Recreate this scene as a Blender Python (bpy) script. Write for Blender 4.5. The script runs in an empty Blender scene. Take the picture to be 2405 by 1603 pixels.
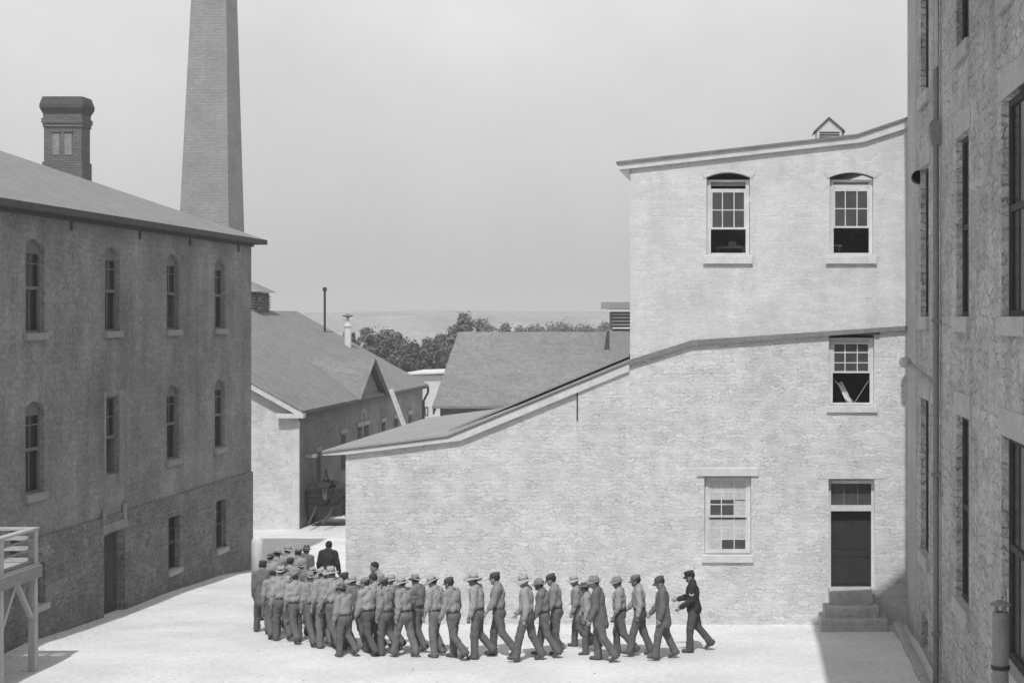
import bpy, bmesh, math, random
import numpy as np
from mathutils import Vector, Matrix, noise as mnoise

random.seed(11)
S = bpy.context.scene
COL = S.collection
R = math.radians

# ------------------------------------------------------------------ frame of reference
CAMZ = 7.4
F = 3770.0
K = 1.0226 / F                 # metres per picture unit per metre of distance
PX, PY = 1716.0, 728.0
def wx(x, Y): return (x - PX) * K * Y
def wz(y, Y): return CAMZ - (y - PY) * K * Y

def lerp_table(t, v):
    if v <= t[0][0]: return t[0][1]
    for (a, b), (c, d) in zip(t, t[1:]):
        if v <= c: return b + (d - b) * (v - a) / (c - a)
    return t[-1][1]
GT = [(36.5, 0.0), (41, -.24), (46, -.40), (50, -.62), (53, -.93), (64, -.98), (75, -1.2), (95, -1.8), (140, -2.6), (400, -3.2)]
def gz(Y): return lerp_table(GT, Y)

# ------------------------------------------------------------------ materials
MATS = {}
def nn(nt, t, **kw):
    n = nt.nodes.new(t)
    for k, v in kw.items(): setattr(n, k, v)
    return n
def grey(name, v, var=.25, scale=3.0, fine=30.0, fvar=.15, bump=.15, bdist=.02, rough=.92, stretch=(1, 1, 1),
         rub=None, spec=.25, streak=0.0):
    """plain grey surface: large stains, fine grain, optional rubble joints"""
    if name in MATS: return MATS[name]
    m = bpy.data.materials.new(name); m.use_nodes = True
    nt = m.node_tree; L = nt.links
    b = nt.nodes['Principled BSDF']
    b.inputs['Roughness'].default_value = rough
    b.inputs['Specular IOR Level'].default_value = spec
    tc = nn(nt, 'ShaderNodeTexCoord'); mp = nn(nt, 'ShaderNodeMapping')
    mp.inputs['Scale'].default_value = stretch
    L.new(tc.outputs['Object'], mp.inputs['Vector'])
    n1 = nn(nt, 'ShaderNodeTexNoise'); n1.inputs['Scale'].default_value = scale; n1.inputs['Detail'].default_value = 6; n1.inputs['Roughness'].default_value = .62
    n2 = nn(nt, 'ShaderNodeTexNoise'); n2.inputs['Scale'].default_value = fine; n2.inputs['Detail'].default_value = 3
    L.new(mp.outputs[0], n1.inputs['Vector']); L.new(mp.outputs[0], n2.inputs['Vector'])
    def rng(sock, lo, hi, a=.3, c=.7):
        r = nn(nt, 'ShaderNodeMapRange'); r.inputs[1].default_value = a; r.inputs[2].default_value = c
        r.inputs[3].default_value = lo; r.inputs[4].default_value = hi
        L.new(sock, r.inputs[0]); return r.outputs[0]
    def mul(a, c):
        x = nn(nt, 'ShaderNodeMath', operation='MULTIPLY')
        L.new(a, x.inputs[0])
        if isinstance(c, float): x.inputs[1].default_value = c
        else: L.new(c, x.inputs[1])
        return x.outputs[0]
    out = mul(rng(n1.outputs['Fac'], 1 - var, 1 + var), float(v))
    out = mul(out, rng(n2.outputs['Fac'], 1 - fvar, 1 + fvar))
    h = mul(n2.outputs['Fac'], .5)
    if streak:
        ms = nn(nt, 'ShaderNodeMapping'); ms.inputs['Scale'].default_value = (1.3, 1.3, .16)
        L.new(tc.outputs['Object'], ms.inputs['Vector'])
        n3 = nn(nt, 'ShaderNodeTexNoise'); n3.inputs['Scale'].default_value = 1.6; n3.inputs['Detail'].default_value = 5
        L.new(ms.outputs[0], n3.inputs['Vector'])
        out = mul(out, rng(n3.outputs['Fac'], 1 - streak, 1 + streak))
    if rub:
        rw_, rh_, wob_, con = rub
        spx = nn(nt, 'ShaderNodeSeparateXYZ'); L.new(tc.outputs['Object'], spx.inputs[0])
        def M2(op, a_, b_):
            q = nn(nt, 'ShaderNodeMath', operation=op)
            for ii, vv in ((0, a_), (1, b_)):
                if isinstance(vv, (int, float)): q.inputs[ii].default_value = vv
                else: L.new(vv, q.inputs[ii])
            return q.outputs[0]
        wn = nn(nt, 'ShaderNodeTexNoise'); wn.inputs['Scale'].default_value = .55 / rh_; wn.inputs['Detail'].default_value = 3; L.new(tc.outputs['Object'], wn.inputs['Vector'])
        ws = nn(nt, 'ShaderNodeSeparateColor'); L.new(wn.outputs['Color'], ws.inputs[0])
        lw = nn(nt, 'ShaderNodeTexNoise'); lw.inputs['Scale'].default_value = .5; lw.inputs['Detail'].default_value = 1; L.new(tc.outputs['Object'], lw.inputs['Vector'])
        u_ = M2('ADD', M2('ADD', spx.outputs[0], spx.outputs[1]), M2('MULTIPLY', ws.outputs[0], wob_ * rw_ * 1.2))
        v_ = M2('ADD', M2('ADD', spx.outputs[2], M2('MULTIPLY', ws.outputs[1], wob_ * rh_ * 1.6)), M2('MULTIPLY', lw.outputs['Fac'], rh_ * 1.5))
        cb = nn(nt, 'ShaderNodeCombineXYZ'); L.new(u_, cb.inputs[0]); L.new(v_, cb.inputs[1])
        bt = nn(nt, 'ShaderNodeTexBrick'); bt.inputs['Scale'].default_value = 1; bt.inputs['Brick Width'].default_value = rw_; bt.inputs['Row Height'].default_value = rh_
        bt.inputs['Mortar Size'].default_value = rh_ * .09; bt.inputs['Mortar Smooth'].default_value = .7
        bt.squash = .6; bt.squash_frequency = 3; bt.offset = .42
        bt.inputs['Color1'].default_value = (.5, .5, .5, 1); bt.inputs['Color2'].default_value = (1, 1, 1, 1); bt.inputs['Mortar'].default_value = (.75, .75, .75, 1)
        L.new(cb.outputs[0], bt.inputs['Vector'])
        bw = nn(nt, 'ShaderNodeRGBToBW'); L.new(bt.outputs['Color'], bw.inputs[0])
        out = mul(out, rng(bw.outputs[0], 1 - con * .7, 1 + con * .5, .5, 1))
        # joints are open in places and filled in others
        fl = nn(nt, 'ShaderNodeTexNoise'); fl.inputs['Scale'].default_value = 1.1 / (rw_ + .1); fl.inputs['Detail'].default_value = 3; L.new(tc.outputs['Object'], fl.inputs['Vector'])
        opened = M2('MULTIPLY', bt.outputs['Fac'], rng(fl.outputs['Fac'], .1, 1, .42, .62))
        out = mul(out, rng(opened, 1, 1 - con * 1.5, 0, 1))
        h = M2('ADD', M2('MULTIPLY', h, .9), M2('SUBTRACT', M2('MULTIPLY', bw.outputs[0], .35), M2('MULTIPLY', opened, .9)))
    cc = nn(nt, 'ShaderNodeCombineColor')
    for i in range(3): L.new(out, cc.inputs[i])
    L.new(cc.outputs[0], b.inputs['Base Color'])
    if bump:
        bp = nn(nt, 'ShaderNodeBump'); bp.inputs['Strength'].default_value = bump; bp.inputs['Distance'].default_value = bdist
        L.new(h, bp.inputs['Height']); L.new(bp.outputs[0], b.inputs['Normal'])
    MATS[name] = m
    return m

def brick(name, v, w=.22, hgt=.075, mort=.6):
    m = bpy.data.materials.new(name); m.use_nodes = True
    nt = m.node_tree; L = nt.links; b = nt.nodes['Principled BSDF']
    b.inputs['Roughness'].default_value = .95; b.inputs['Specular IOR Level'].default_value = .2
    tc = nn(nt, 'ShaderNodeTexCoord'); sp = nn(nt, 'ShaderNodeSeparateXYZ'); L.new(tc.outputs['Object'], sp.inputs[0])
    ad = nn(nt, 'ShaderNodeMath', operation='ADD'); L.new(sp.outputs[0], ad.inputs[0]); L.new(sp.outputs[1], ad.inputs[1])
    cb = nn(nt, 'ShaderNodeCombineXYZ'); L.new(ad.outputs[0], cb.inputs[0]); L.new(sp.outputs[2], cb.inputs[1])
    bt = nn(nt, 'ShaderNodeTexBrick'); bt.inputs['Scale'].default_value = 1.0
    bt.inputs['Brick Width'].default_value = w; bt.inputs['Row Height'].default_value = hgt; bt.inputs['Mortar Size'].default_value = .011
    bt.inputs['Color1'].default_value = (v * .9,) * 3 + (1,); bt.inputs['Color2'].default_value = (v * 1.14,) * 3 + (1,)
    bt.inputs['Mortar'].default_value = (v * mort,) * 3 + (1,)
    L.new(cb.outputs[0], bt.inputs['Vector'])
    ns = nn(nt, 'ShaderNodeTexNoise'); ns.inputs['Scale'].default_value = .9; ns.inputs['Detail'].default_value = 6
    L.new(tc.outputs['Object'], ns.inputs['Vector'])
    r = nn(nt, 'ShaderNodeMapRange'); r.inputs[1].default_value = .3; r.inputs[2].default_value = .7; r.inputs[3].default_value = .9; r.inputs[4].default_value = 1.1
    L.new(ns.outputs['Fac'], r.inputs[0])
    mx = nn(nt, 'ShaderNodeMixRGB', blend_type='MULTIPLY'); mx.inputs[0].default_value = 1
    L.new(bt.outputs['Color'], mx.inputs[1]); L.new(r.outputs[0], mx.inputs[2])
    L.new(mx.outputs[0], b.inputs['Base Color'])
    bp = nn(nt, 'ShaderNodeBump', invert=True); bp.inputs['Strength'].default_value = .4; bp.inputs['Distance'].default_value = .01
    L.new(bt.outputs['Fac'], bp.inputs['Height']); L.new(bp.outputs[0], b.inputs['Normal'])
    return m

def glass(name, v=.05, alpha=.62):
    m = bpy.data.materials.new(name); m.use_nodes = True
    nt = m.node_tree; b = nt.nodes['Principled BSDF']
    ns = nn(nt, 'ShaderNodeTexNoise'); ns.inputs['Scale'].default_value = 2.5
    tc = nn(nt, 'ShaderNodeTexCoord'); nt.links.new(tc.outputs['Object'], ns.inputs['Vector'])
    r = nn(nt, 'ShaderNodeMapRange'); r.inputs[3].default_value = v * .5; r.inputs[4].default_value = v * 1.5
    nt.links.new(ns.outputs['Fac'], r.inputs[0]); cc = nn(nt, 'ShaderNodeCombineColor')
    for i in range(3): nt.links.new(r.outputs[0], cc.inputs[i])
    nt.links.new(cc.outputs[0], b.inputs['Base Color'])
    b.inputs['Roughness'].default_value = .2; b.inputs['Specular IOR Level'].default_value = .22; b.inputs['Alpha'].default_value = alpha
    return m

M_ground = grey('packed_sand', .575, var=.14, scale=.55, fine=11, fvar=.11, bump=.4, bdist=.02, stretch=(.7, 1, 1))
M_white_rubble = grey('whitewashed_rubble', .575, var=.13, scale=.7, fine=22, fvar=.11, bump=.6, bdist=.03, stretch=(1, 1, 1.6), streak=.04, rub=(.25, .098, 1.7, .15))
M_plaster = grey('white_plaster', .56, var=.11, scale=.7, fine=22, fvar=.09, bump=.35, bdist=.018, stretch=(1, 1, 1.5), streak=.07, rub=(.26, .10, 1.2, .09))
M_white = grey('white_paint', .56, var=.12, scale=3, fine=30, fvar=.10, bump=.05)
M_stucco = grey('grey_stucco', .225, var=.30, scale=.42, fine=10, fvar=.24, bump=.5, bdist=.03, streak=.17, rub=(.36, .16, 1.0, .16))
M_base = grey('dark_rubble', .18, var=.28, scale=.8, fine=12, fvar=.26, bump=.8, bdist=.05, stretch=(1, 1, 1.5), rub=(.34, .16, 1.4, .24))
M_sill = grey('sill_stone', .27, var=.12, scale=4, fine=25)
M_pale_patch = grey('pale_stucco', .235, var=.25, scale=1.2, fine=9, fvar=.2)
M_slate = grey('slate_roof', .20, var=.10, scale=1.2, fine=14, fvar=.15, bump=.3, rub=(.3, .075, .15, .10))
M_eave = grey('eave_timber', .075, var=.2, scale=3, fine=20)
M_dark = grey('dark_timber', .06, var=.25, scale=4, fine=25, stretch=(3, 3, .6))
M_sash = grey('weathered_sash', .15, var=.2, scale=5, fine=25)
M_shingle = grey('shingle_roof', .185, var=.14, scale=.8, fine=8, fvar=.18, bump=.4, bdist=.03, stretch=(1, 2, 1), rub=(.25, .11, .3, .16))
M_barn_roof = grey('barn_roof', .19, var=.13, scale=.6, fine=7, fvar=.16, bump=.4, bdist=.03, rub=(.28, .1, .3, .14))
M_tin = grey('tin_roof', .27, var=.1, scale=.9, fine=10, fvar=.08, bump=.1)
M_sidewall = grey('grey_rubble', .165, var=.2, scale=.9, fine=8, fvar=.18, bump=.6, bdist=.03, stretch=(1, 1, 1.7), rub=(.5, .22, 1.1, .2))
M_right = grey('right_rubble', .39, var=.24, scale=.8, fine=9, fvar=.26, bump=.9, bdist=.04, stretch=(1, 1, 1.6), streak=.10, rub=(.42, .19, 1.4, .2))
M_rightsmooth = grey('right_dressed', .40, var=.15, scale=1.2, fine=12, fvar=.15, bump=.3)
M_pipe = grey('painted_pipe', .21, var=.15, scale=4, fine=25, rough=.7)
M_iron = grey('black_iron', .03, var=.3, scale=5, fine=30, rough=.6)
M_wood = grey('weathered_wood', .40, var=.18, scale=5, fine=30, stretch=(2.5, 2.5, .7))
M_wood2 = grey('grey_wood', .24, var=.18, scale=5, fine=30, stretch=(2.5, .7, 2.5))
M_louver = grey('louvre_timber', .10, var=.2, scale=5, fine=25)
M_stone_step = grey('step_stone', .38, var=.2, scale=3, fine=15, fvar=.15, bump=.5)
M_floor = grey('floor_boards', .45, var=.2, scale=4, fine=20)
M_glass = glass('window_glass', .09, .7)
M_glass_dark = glass('dark_glass', .014, .92)
M_milky = grey('whitewashed_glass', .46, var=.1, scale=5, fine=20, rough=.4, bump=0)
M_brick = brick('stack_brick', .27)
M_brick_dark = brick('chimney_brick', .15)
M_bark = grey('bark', .09, var=.3, scale=3, fine=12)
M_hill = grey('far_hill', .30, var=.3, scale=.02, fine=.2, bump=0)
M_kerb = grey('kerb_stone', .34, var=.15, scale=3, fine=15)
def leafmat(name, v):
    m = grey(name, v, var=.45, scale=.55, fine=5, fvar=.35, bump=0, rough=.7); return m
M_leaf = [leafmat('leaf_dark', .085), leafmat('leaf_mid', .12), leafmat('leaf_pale', .15)]

# ------------------------------------------------------------------ mesh helper
class MB:
    def __init__(s): s.v = []; s.f = []
    def add(s, vs, fs):
        o = len(s.v); s.v += [tuple(p) for p in vs]; s.f += [tuple(i + o for i in f) for f in fs]; return s
    def box(s, x0, x1, y0, y1, z0, z1):
        x0, x1 = min(x0, x1), max(x0, x1); y0, y1 = min(y0, y1), max(y0, y1); z0, z1 = min(z0, z1), max(z0, z1)
        return s.add([(x0, y0, z0), (x1, y0, z0), (x1, y1, z0), (x0, y1, z0), (x0, y0, z1), (x1, y0, z1), (x1, y1, z1), (x0, y1, z1)],
                     [(3, 2, 1, 0), (4, 5, 6, 7), (0, 1, 5, 4), (1, 2, 6, 5), (2, 3, 7, 6), (3, 0, 4, 7)])
    def bar(s, a, b, w, h, up=(0, 0, 1)):
        a = Vector(a); b = Vector(b); d = (b - a).normalized(); u = Vector(up)
        if abs(d.dot(u)) > .98: u = Vector((0, 1, 0))
        r = d.cross(u).normalized() * (w / 2); t = r.cross(d).normalized() * (h / 2)
        vs = [a - r - t, a + r - t, a + r + t, a - r + t, b - r - t, b + r - t, b + r + t, b - r + t]
        return s.add(vs, [(0, 1, 2, 3), (7, 6, 5, 4), (0, 4, 5, 1), (1, 5, 6, 2), (2, 6, 7, 3), (3, 7, 4, 0)])
    def tube(s, pts, rad, n=14, cap=True):
        pts = [Vector(p) for p in pts]
        if not isinstance(rad, (list, tuple)): rad = [rad] * len(pts)
        rings = []; pu = None
        for i, p in enumerate(pts):
            d = (pts[min(i + 1, len(pts) - 1)] - pts[max(i - 1, 0)]).normalized()
            u = pu if pu is not None else (Vector((0, 0, 1)) if abs(d.z) < .9 else Vector((1, 0, 0)))
            u = (u - d * u.dot(d)).normalized(); pu = u; w = d.cross(u)
            rings.append([p + (u * math.cos(2 * math.pi * j / n) + w * math.sin(2 * math.pi * j / n)) * rad[i] for j in range(n)])
        vs = [q for r in rings for q in r]; fs = []
        for i in range(len(rings) - 1):
            for j in range(n):
                a = i * n + j; b = i * n + (j + 1) % n
                fs.append((a, b, b + n, a + n))
        if cap: fs.append(tuple(range(n - 1, -1, -1))); fs.append(tuple((len(rings) - 1) * n + j for j in range(n)))
        return s.add(vs, fs)
    def prism(s, poly, d0, d1, axis='y'):
        """polygon in (x,z) pushed along y, or in (y,z) pushed along x"""
        def q(p, d): return (p[0], d, p[1]) if axis == 'y' else (d, p[0], p[1])
        n = len(poly)
        vs = [q(p, d0) for p in poly] + [q(p, d1) for p in poly]
        fs = [tuple(range(n)), tuple(range(2 * n - 1, n - 1, -1))] + [(i, i + n, (i + 1) % n + n, (i + 1) % n) for i in range(n)]
        return s.add(vs, fs)
    def slab(s, a, b, c, d, t):
        """roof sheet through four corners (top face), t thick downwards"""
        q = [Vector(p) for p in (a, b, c, d)]; w = [p - Vector((0, 0, t)) for p in q]
        return s.add(q + w, [(0, 1, 2, 3), (7, 6, 5, 4), (0, 4, 5, 1), (1, 5, 6, 2), (2, 6, 7, 3), (3, 7, 4, 0)])
    def lathe(s, prof, c=(0, 0, 0), n=24, sx=1, sy=1):
        vs = []; fs = []
        for r, z in prof:
            for j in range(n):
                a = 2 * math.pi * j / n; vs.append((c[0] + r * sx * math.cos(a), c[1] + r * sy * math.sin(a), c[2] + z))
        for i in range(len(prof) - 1):
            for j in range(n):
                a = i * n + j; b = i * n + (j + 1) % n; fs.append((a, b, b + n, a + n))
        return s.add(vs, fs)
    def mesh(s, name, mat, smooth=False, bevel=0):
        me = bpy.data.meshes.new(name); me.from_pydata(s.v, [], s.f); me.validate()
        bm = bmesh.new(); bm.from_mesh(me)
        bmesh.ops.recalc_face_normals(bm, faces=bm.faces)
        if bevel: bmesh.ops.bevel(bm, geom=[e for e in bm.edges], offset=bevel, segments=1, affect='EDGES', clamp_overlap=True)
        bm.to_mesh(me); bm.free()
        me.materials.append(mat)
        if smooth: me.shade_smooth()
        return me
    def build(s, name, mat, parent=None, smooth=False, local=False, bevel=0):
        me = s.mesh(name, mat, smooth, bevel)
        return link(name, me, parent, local)

def origin_of(p):
    v = Vector((0, 0, 0))
    while p is not None: v += p.location; p = p.parent
    return v
def link(name, me, parent=None, local=False):
    o = bpy.data.objects.new(name, me); COL.objects.link(o)
    if parent is not None:
        o.parent = parent
        if not local: me.transform(Matrix.Translation(-origin_of(parent)))
    return o
def thing(name, label, cat, loc=(0, 0, 0), group=None):
    o = bpy.data.objects.new(name, None); COL.objects.link(o); o.location = loc
    o.empty_display_size = .2
    return tag(o, label, cat, group)
def tag(o, label, cat, group=None):
    o['label'] = label; o['category'] = cat
    if group: o['group'] = group
    return o
def struct(o, kind='structure'):
    o['kind'] = kind; return o

def holed(outline, holes, t, place):
    """sheet with openings, t thick; place maps (u, v, w) to world, w in -t/2..t/2"""
    cu = bpy.data.curves.new('tmp', 'CURVE'); cu.dimensions = '2D'; cu.fill_mode = 'BOTH'; cu.extrude = t / 2
    for poly in [outline] + holes:
        sp = cu.splines.new('POLY'); sp.points.add(len(poly) - 1)
        for p, q in zip(sp.points, poly): p.co = (q[0], q[1], 0, 1)
        sp.use_cyclic_u = True
    ob = bpy.data.objects.new('tmp', cu); COL.objects.link(ob)
    dg = bpy.context.evaluated_depsgraph_get()
    me = bpy.data.meshes.new_from_object(ob.evaluated_get(dg))
    bpy.data.objects.remove(ob); bpy.data.curves.remove(cu)
    for v in me.vertices: v.co = place(*v.co)
    bm = bmesh.new(); bm.from_mesh(me)
    bmesh.ops.remove_doubles(bm, verts=bm.verts, dist=1e-4)
    bmesh.ops.recalc_face_normals(bm, faces=bm.faces); bm.to_mesh(me); bm.free()
    return me
def holed_obj(name, mat, outline, holes, t, place, parent):
    me = holed(outline, holes, t, place); me.materials.clear(); me.materials.append(mat); me.name = name
    return link(name, me, parent)
def arch(u0, u1, v0, v1, rise, n=8):
    """opening with a segmental arched head; v1 is the crown"""
    if rise <= 0: return [(u0, v0), (u1, v0), (u1, v1), (u0, v1)]
    w = (u1 - u0) / 2; r = (w * w + rise * rise) / (2 * rise); cx = (u0 + u1) / 2; cz = v1 - r
    a0 = math.asin(w / r)
    return [(u0, v0), (u1, v0)] + [(cx + r * math.sin(a0 - 2 * a0 * i / n), cz + r * math.cos(a0 - 2 * a0 * i / n)) for i in range(n + 1)]
def roughen(o, amt, cuts=0):
    pass

# ------------------------------------------------------------------ ground, hills
def build_ground():
    xs = [-2600, -1200, -500, -200, -100, -60, -40] + [-30 + i * 1.0 for i in range(43)] + [20, 40, 80, 200, 500, 1200, 2600]
    ys = [-300, -100, -30, 0, 10, 20] + [26 + i * .75 for i in range(48)] + [66, 70, 75, 80, 90, 100, 116]
    vs = []; fs = []
    for y in ys:
        for x in xs:
            z = gz(y)
            if 26 < y < 66 and -30 < x < 13: z += .022 * mnoise.noise(Vector((x * .45, y * .45, 3.1))) + .01 * mnoise.noise(Vector((x * 1.3, y * 1.3, 8)))
            vs.append((x, y, z))
    n = len(xs)
    for j in range(len(ys) - 1):
        for i in range(n - 1):
            a = j * n + i; fs.append((a, a + 1, a + n + 1, a + n))
    mb = MB(); mb.add(vs, fs)
    struct(mb.build('ground', M_ground, smooth=True))
    mb = MB(); mb.add([(x, y, gz(y)) for y in (116, 140, 200, 400, 2600) for x in (-2600, -300, 0, 300, 2600)], [(j * 5 + i, j * 5 + i + 1, j * 5 + i + 6, j * 5 + i + 5) for j in range(4) for i in range(4)])
    struct(mb.build('meadow', M_hill))
    # low far hills
    vs = []; fs = []; N = 120
    for i in range(N + 1):
        x = -1500 + 3000 * i / N
        h = 9.4 + 1.6 * mnoise.noise(Vector((x * .006, 0, 1))) + 1.0 * mnoise.noise(Vector((x * .02, 0, 5)))
        vs += [(x, 560, -6), (x, 590, h * .8), (x, 630, h), (x, 760, -6)]
    for i in range(N):
        for j in range(3):
            a = i * 4 + j; fs.append((a, a + 4, a + 5, a + 1))
    mb = MB(); mb.add(vs, fs); struct(mb.build('hills', grey('wooded_hill', .25, var=.25, scale=.05, fine=.4, bump=0), smooth=True))
build_ground()
def gravel():
    rnd = random.Random(5); mb = MB()
    for i in range(3800):
        Y = rnd.uniform(30, 56); X = rnd.uniform(-16.2, 3.7)
        if Y > 39.3 and X > -10: continue
        if rnd.random() < .35: X = -16.33 + abs(rnd.gauss(0, .5))
        r = rnd.uniform(.008, .022) * (1.7 if rnd.random() < .05 else 1); z = gz(Y) + r * .2; a = rnd.uniform(0, 6.28)
        c, d = math.cos(a) * r, math.sin(a) * r; q = rnd.uniform(.5, .9)
        mb.add([(X + c, Y + d, z), (X - d * q, Y + c * q, z), (X - c, Y - d, z), (X + d * q, Y - c * q, z), (X, Y, z + r * .7)], [(0, 1, 4), (1, 2, 4), (2, 3, 4), (3, 0, 4)])
    struct(mb.build('gravel', grey('gravel', .4, var=.5, scale=2, fine=20, fvar=.4, bump=0)), 'stuff')
gravel()

# ------------------------------------------------------------------ white building
YF = 39.5
def fx(x): return wx(x, YF)
def fz(y): return wz(y, YF)
def fp(x, y): return (fx(x), fz(y))
def white_building():
    root = thing('white_building', 'whitewashed stone workshop with a tall right part and a lean-to wing on the left', 'building', (0, YF, gz(YF)))
    place = lambda Y0, t: (lambda u, v, w: (u, Y0 + t / 2 + w, v))
    W1 = arch(fx(1623), fx(1722), fz(585), fz(396), .12); W2 = arch(fx(1906), fx(2006), fz(585), fz(396), .12)
    W3 = arch(fx(1904), fx(2008), fz(932), fz(768), 0); W4 = arch(fx(1618), fx(1725), fz(1275), fz(1093), 0)
    D = arch(fx(1903), fx(2009), -.05, fz(1100), 0)
    xr = 2330
    holed_obj('upper_wall', M_plaster, [fp(1447, 826), fp(1590, 783), fp(2083, 752), fp(xr, 735), fp(xr, 205), fp(2083, 284), fp(1984, 318), fp(1447, 382)], [W1, W2], .45, place(YF + .015, .45), root)
    holed_obj('lower_wall', M_white_rubble, [(fx(1325), -.6), (fx(xr), -.6), fp(xr, 737), fp(2083, 754), fp(1590, 785), fp(1448, 828), fp(1325, 884)], [W3, W4, D], .46, place(YF, .46), root)
    mb = MB(); mb.prism([(fx(793), -.9), (fx(1324.3), -.6), fp(1324.3, 887), fp(1042, 1006), fp(880, 1028), fp(793, 1043)], YF + .045, YF + .5)
    mb.build('wing_wall', M_white_rubble, root)
    # hidden sides and back
    mb = MB(); X0 = fx(1447); X1 = fx(xr)
    mb.box(X0, X0 + .4, YF + .47, 55, -1, fz(392)); mb.box(X1 - .4, X1, YF + .47, 55, -1, fz(215)); mb.box(X0 + .4, X1 - .4, 54.6, 55, -1, fz(382))
    mb.build('side_wall', M_plaster, root)
    mb = MB(); xl = fx(793); mb.box(xl, xl + .4, YF + .5, 52.2, -1.4, fz(1050)); mb.prism([(xl + .4, -1.4), (X0, -1.4), (X0, fz(860)), (fx(1042), fz(1012)), (xl + .4, fz(1048))], 51.8, 52.2)
    mb.build('wing_side_wall', M_white_rubble, root)
    mb = MB(); mb.box(X0 + .4, X1 - .4, YF + .46, 54.6, .45, .62); mb.box(X0 + .4, X1 - .4, YF + .47, 54.6, 3.9, 4.15); mb.box(X0 + .4, X1 - .4, YF + .47, 54.6, 7.75, 8.0)
    mb.box(X0 + .4, X1 - .4, 43.5, 43.6, .62, 3.9); mb.box(X0 + .4, X1 - .4, 43.0, 43.1, 4.15, 7.75); mb.box(X0 + .4, X1 - .4, 43.2, 43.3, 8.0, 10.5)
    mb.build('inner_floor', M_floor, root)
    # roofs
    def profile_roof(pts, t, y0, y1):
        m = MB()
        for (a, b) in zip(pts, pts[1:]):
            m.slab((a[0], y0, a[1]), (b[0], y0, b[1]), (b[0], y1, b[1]), (a[0], y1, a[1]), t)
        return m
    tall = [fp(1416, 372), fp(1968, 309), fp(2083, 270), fp(xr + 30, 186)]
    o = profile_roof(tall, .05, YF - .12, 55.3).build('roof', M_slate, root)
    low = [fp(742, 1034), fp(1030, 998), fp(1446, 827)]
    profile_roof(low, .045, YF - .1, 52.5).build('wing_roof', M_tin, root)
    mb = MB(); q = [fp(1034, 985), fp(1446, 813)]
    mb.slab((q[0][0], YF - .15, q[0][1]), (q[1][0], YF - .15, q[1][1]), (q[1][0], 52.6, q[1][1]), (q[0][0], 52.6, q[0][1]), .055)
    mb.build('roof_sheet', M_tin, root)
    # barge boards
    mb = MB()
    up = [fp(1421, 376), fp(1968, 313.5), fp(2083, 274.5), fp(xr, 200)]; lo = [fp(1421, 391), fp(1984, 327), fp(2083, 295), fp(xr, 218)]
    mb.prism(lo + up[::-1], YF - .07, YF + .1)
    b1 = mb.build('barge_board', M_white, root)
    mb = MB(); mb.prism([fp(1420, 388), fp(1447, 386), fp(1447, 416)], YF - .06, YF + .25); mb.build('eave_bracket', M_sill, root)
    mb = MB(); mb.prism([fp(742, 1045), fp(793, 1043), fp(880, 1033), fp(1058, 1011), fp(1446, 852), fp(1446, 833), fp(1030, 1004), fp(742, 1040)], YF - .06, YF + .12)
    mb.build('barge_board', M_white, root)
    # projecting band where the low roof line crosses the wall
    mb = MB(); mb.prism([fp(1446, 838), fp(1590, 793), fp(2083, 758), fp(xr, 742), fp(xr, 732), fp(2083, 748), fp(1590, 781), fp(1446, 826)], YF - .09, YF + .1)
    mb.build('drip_band', M_slate, root)
    mb = MB(); mb.box(fx(1324.5), fx(1327.5), YF - .03, YF + .02, fz(965), fz(897)); mb.build('iron_strap', M_iron, root)
    # arched heads of the two top windows
    for (a, b) in ((1623, 1722), (1906, 2006)):
        mb = MB(); w = (fx(b) - fx(a)) / 2; cx = (fx(a) + fx(b)) / 2; crown = fz(396)
        rise = .12; r = (w * w + rise * rise) / (2 * rise); cz = crown - r; a0 = math.asin(w / r) * 1.12; n = 10
        inner = [(cx + (r + .004) * math.sin(-a0 + 2 * a0 * i / n), cz + (r + .004) * math.cos(-a0 + 2 * a0 * i / n)) for i in range(n + 1)]
        outer = [(cx + (r + .19) * math.sin(-a0 + 2 * a0 * i / n), cz + (r + .19) * math.cos(-a0 + 2 * a0 * i / n)) for i in range(n + 1)]
        for i in range(n): mb.prism([inner[i], inner[i + 1], outer[i + 1], outer[i]], YF + .0, YF + .1)
        mb.build('window_arch', M_plaster, root)
    # windows
    def sash_window(x0, x1, ytop, ybot, yrail, cols, rows, sill, opened=True, blind=None, extra=None):
        f = MB(); fr = .09; Y = YF + .14
        X0, X1 = fx(x0), fx(x1); zt, zb, zr = fz(ytop), fz(ybot), fz(yrail)
        f.box(X0, X0 + fr, Y, Y + .1, zb, zt); f.box(X1 - fr, X1, Y, Y + .1, zb, zt)
        f.box(X0 + fr, X1 - fr, Y, Y + .1, zt - .05, zt); f.box(X0 + fr, X1 - fr, Y, Y + .1, zb, zb + .05)
        wf = f.build('window_frame', M_white, root)
        sash = MB(); gl = MB(); a0, a1 = X0 + fr, X1 - fr
        zs = fz(blind) if blind else zt - .05
        def one(z0, z1, yy, rws):
            st = .04
            sash.box(a0, a0 + st, yy, yy + .035, z0, z1); sash.box(a1 - st, a1, yy, yy + .035, z0, z1)
            sash.box(a0 + st, a1 - st, yy, yy + .035, z0, z0 + .05); sash.box(a0 + st, a1 - st, yy, yy + .035, z1 - .045, z1)
            for c in range(1, cols):
                xx = a0 + (a1 - a0) * c / cols; sash.box(xx - .013, xx + .013, yy + .004, yy + .03, z0 + .05, z1 - .045)
            for r_ in range(1, rws):
                zz = z0 + (z1 - z0) * r_ / rws; sash.box(a0 + st, a1 - st, yy + .006, yy + .028, zz - .013, zz + .013)
            gl.box(a0 + st * .5, a1 - st * .5, yy + .014, yy + .018, z0 + .02, z1 - .02)
        one(zr, zs, Y + .02, rows)
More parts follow.
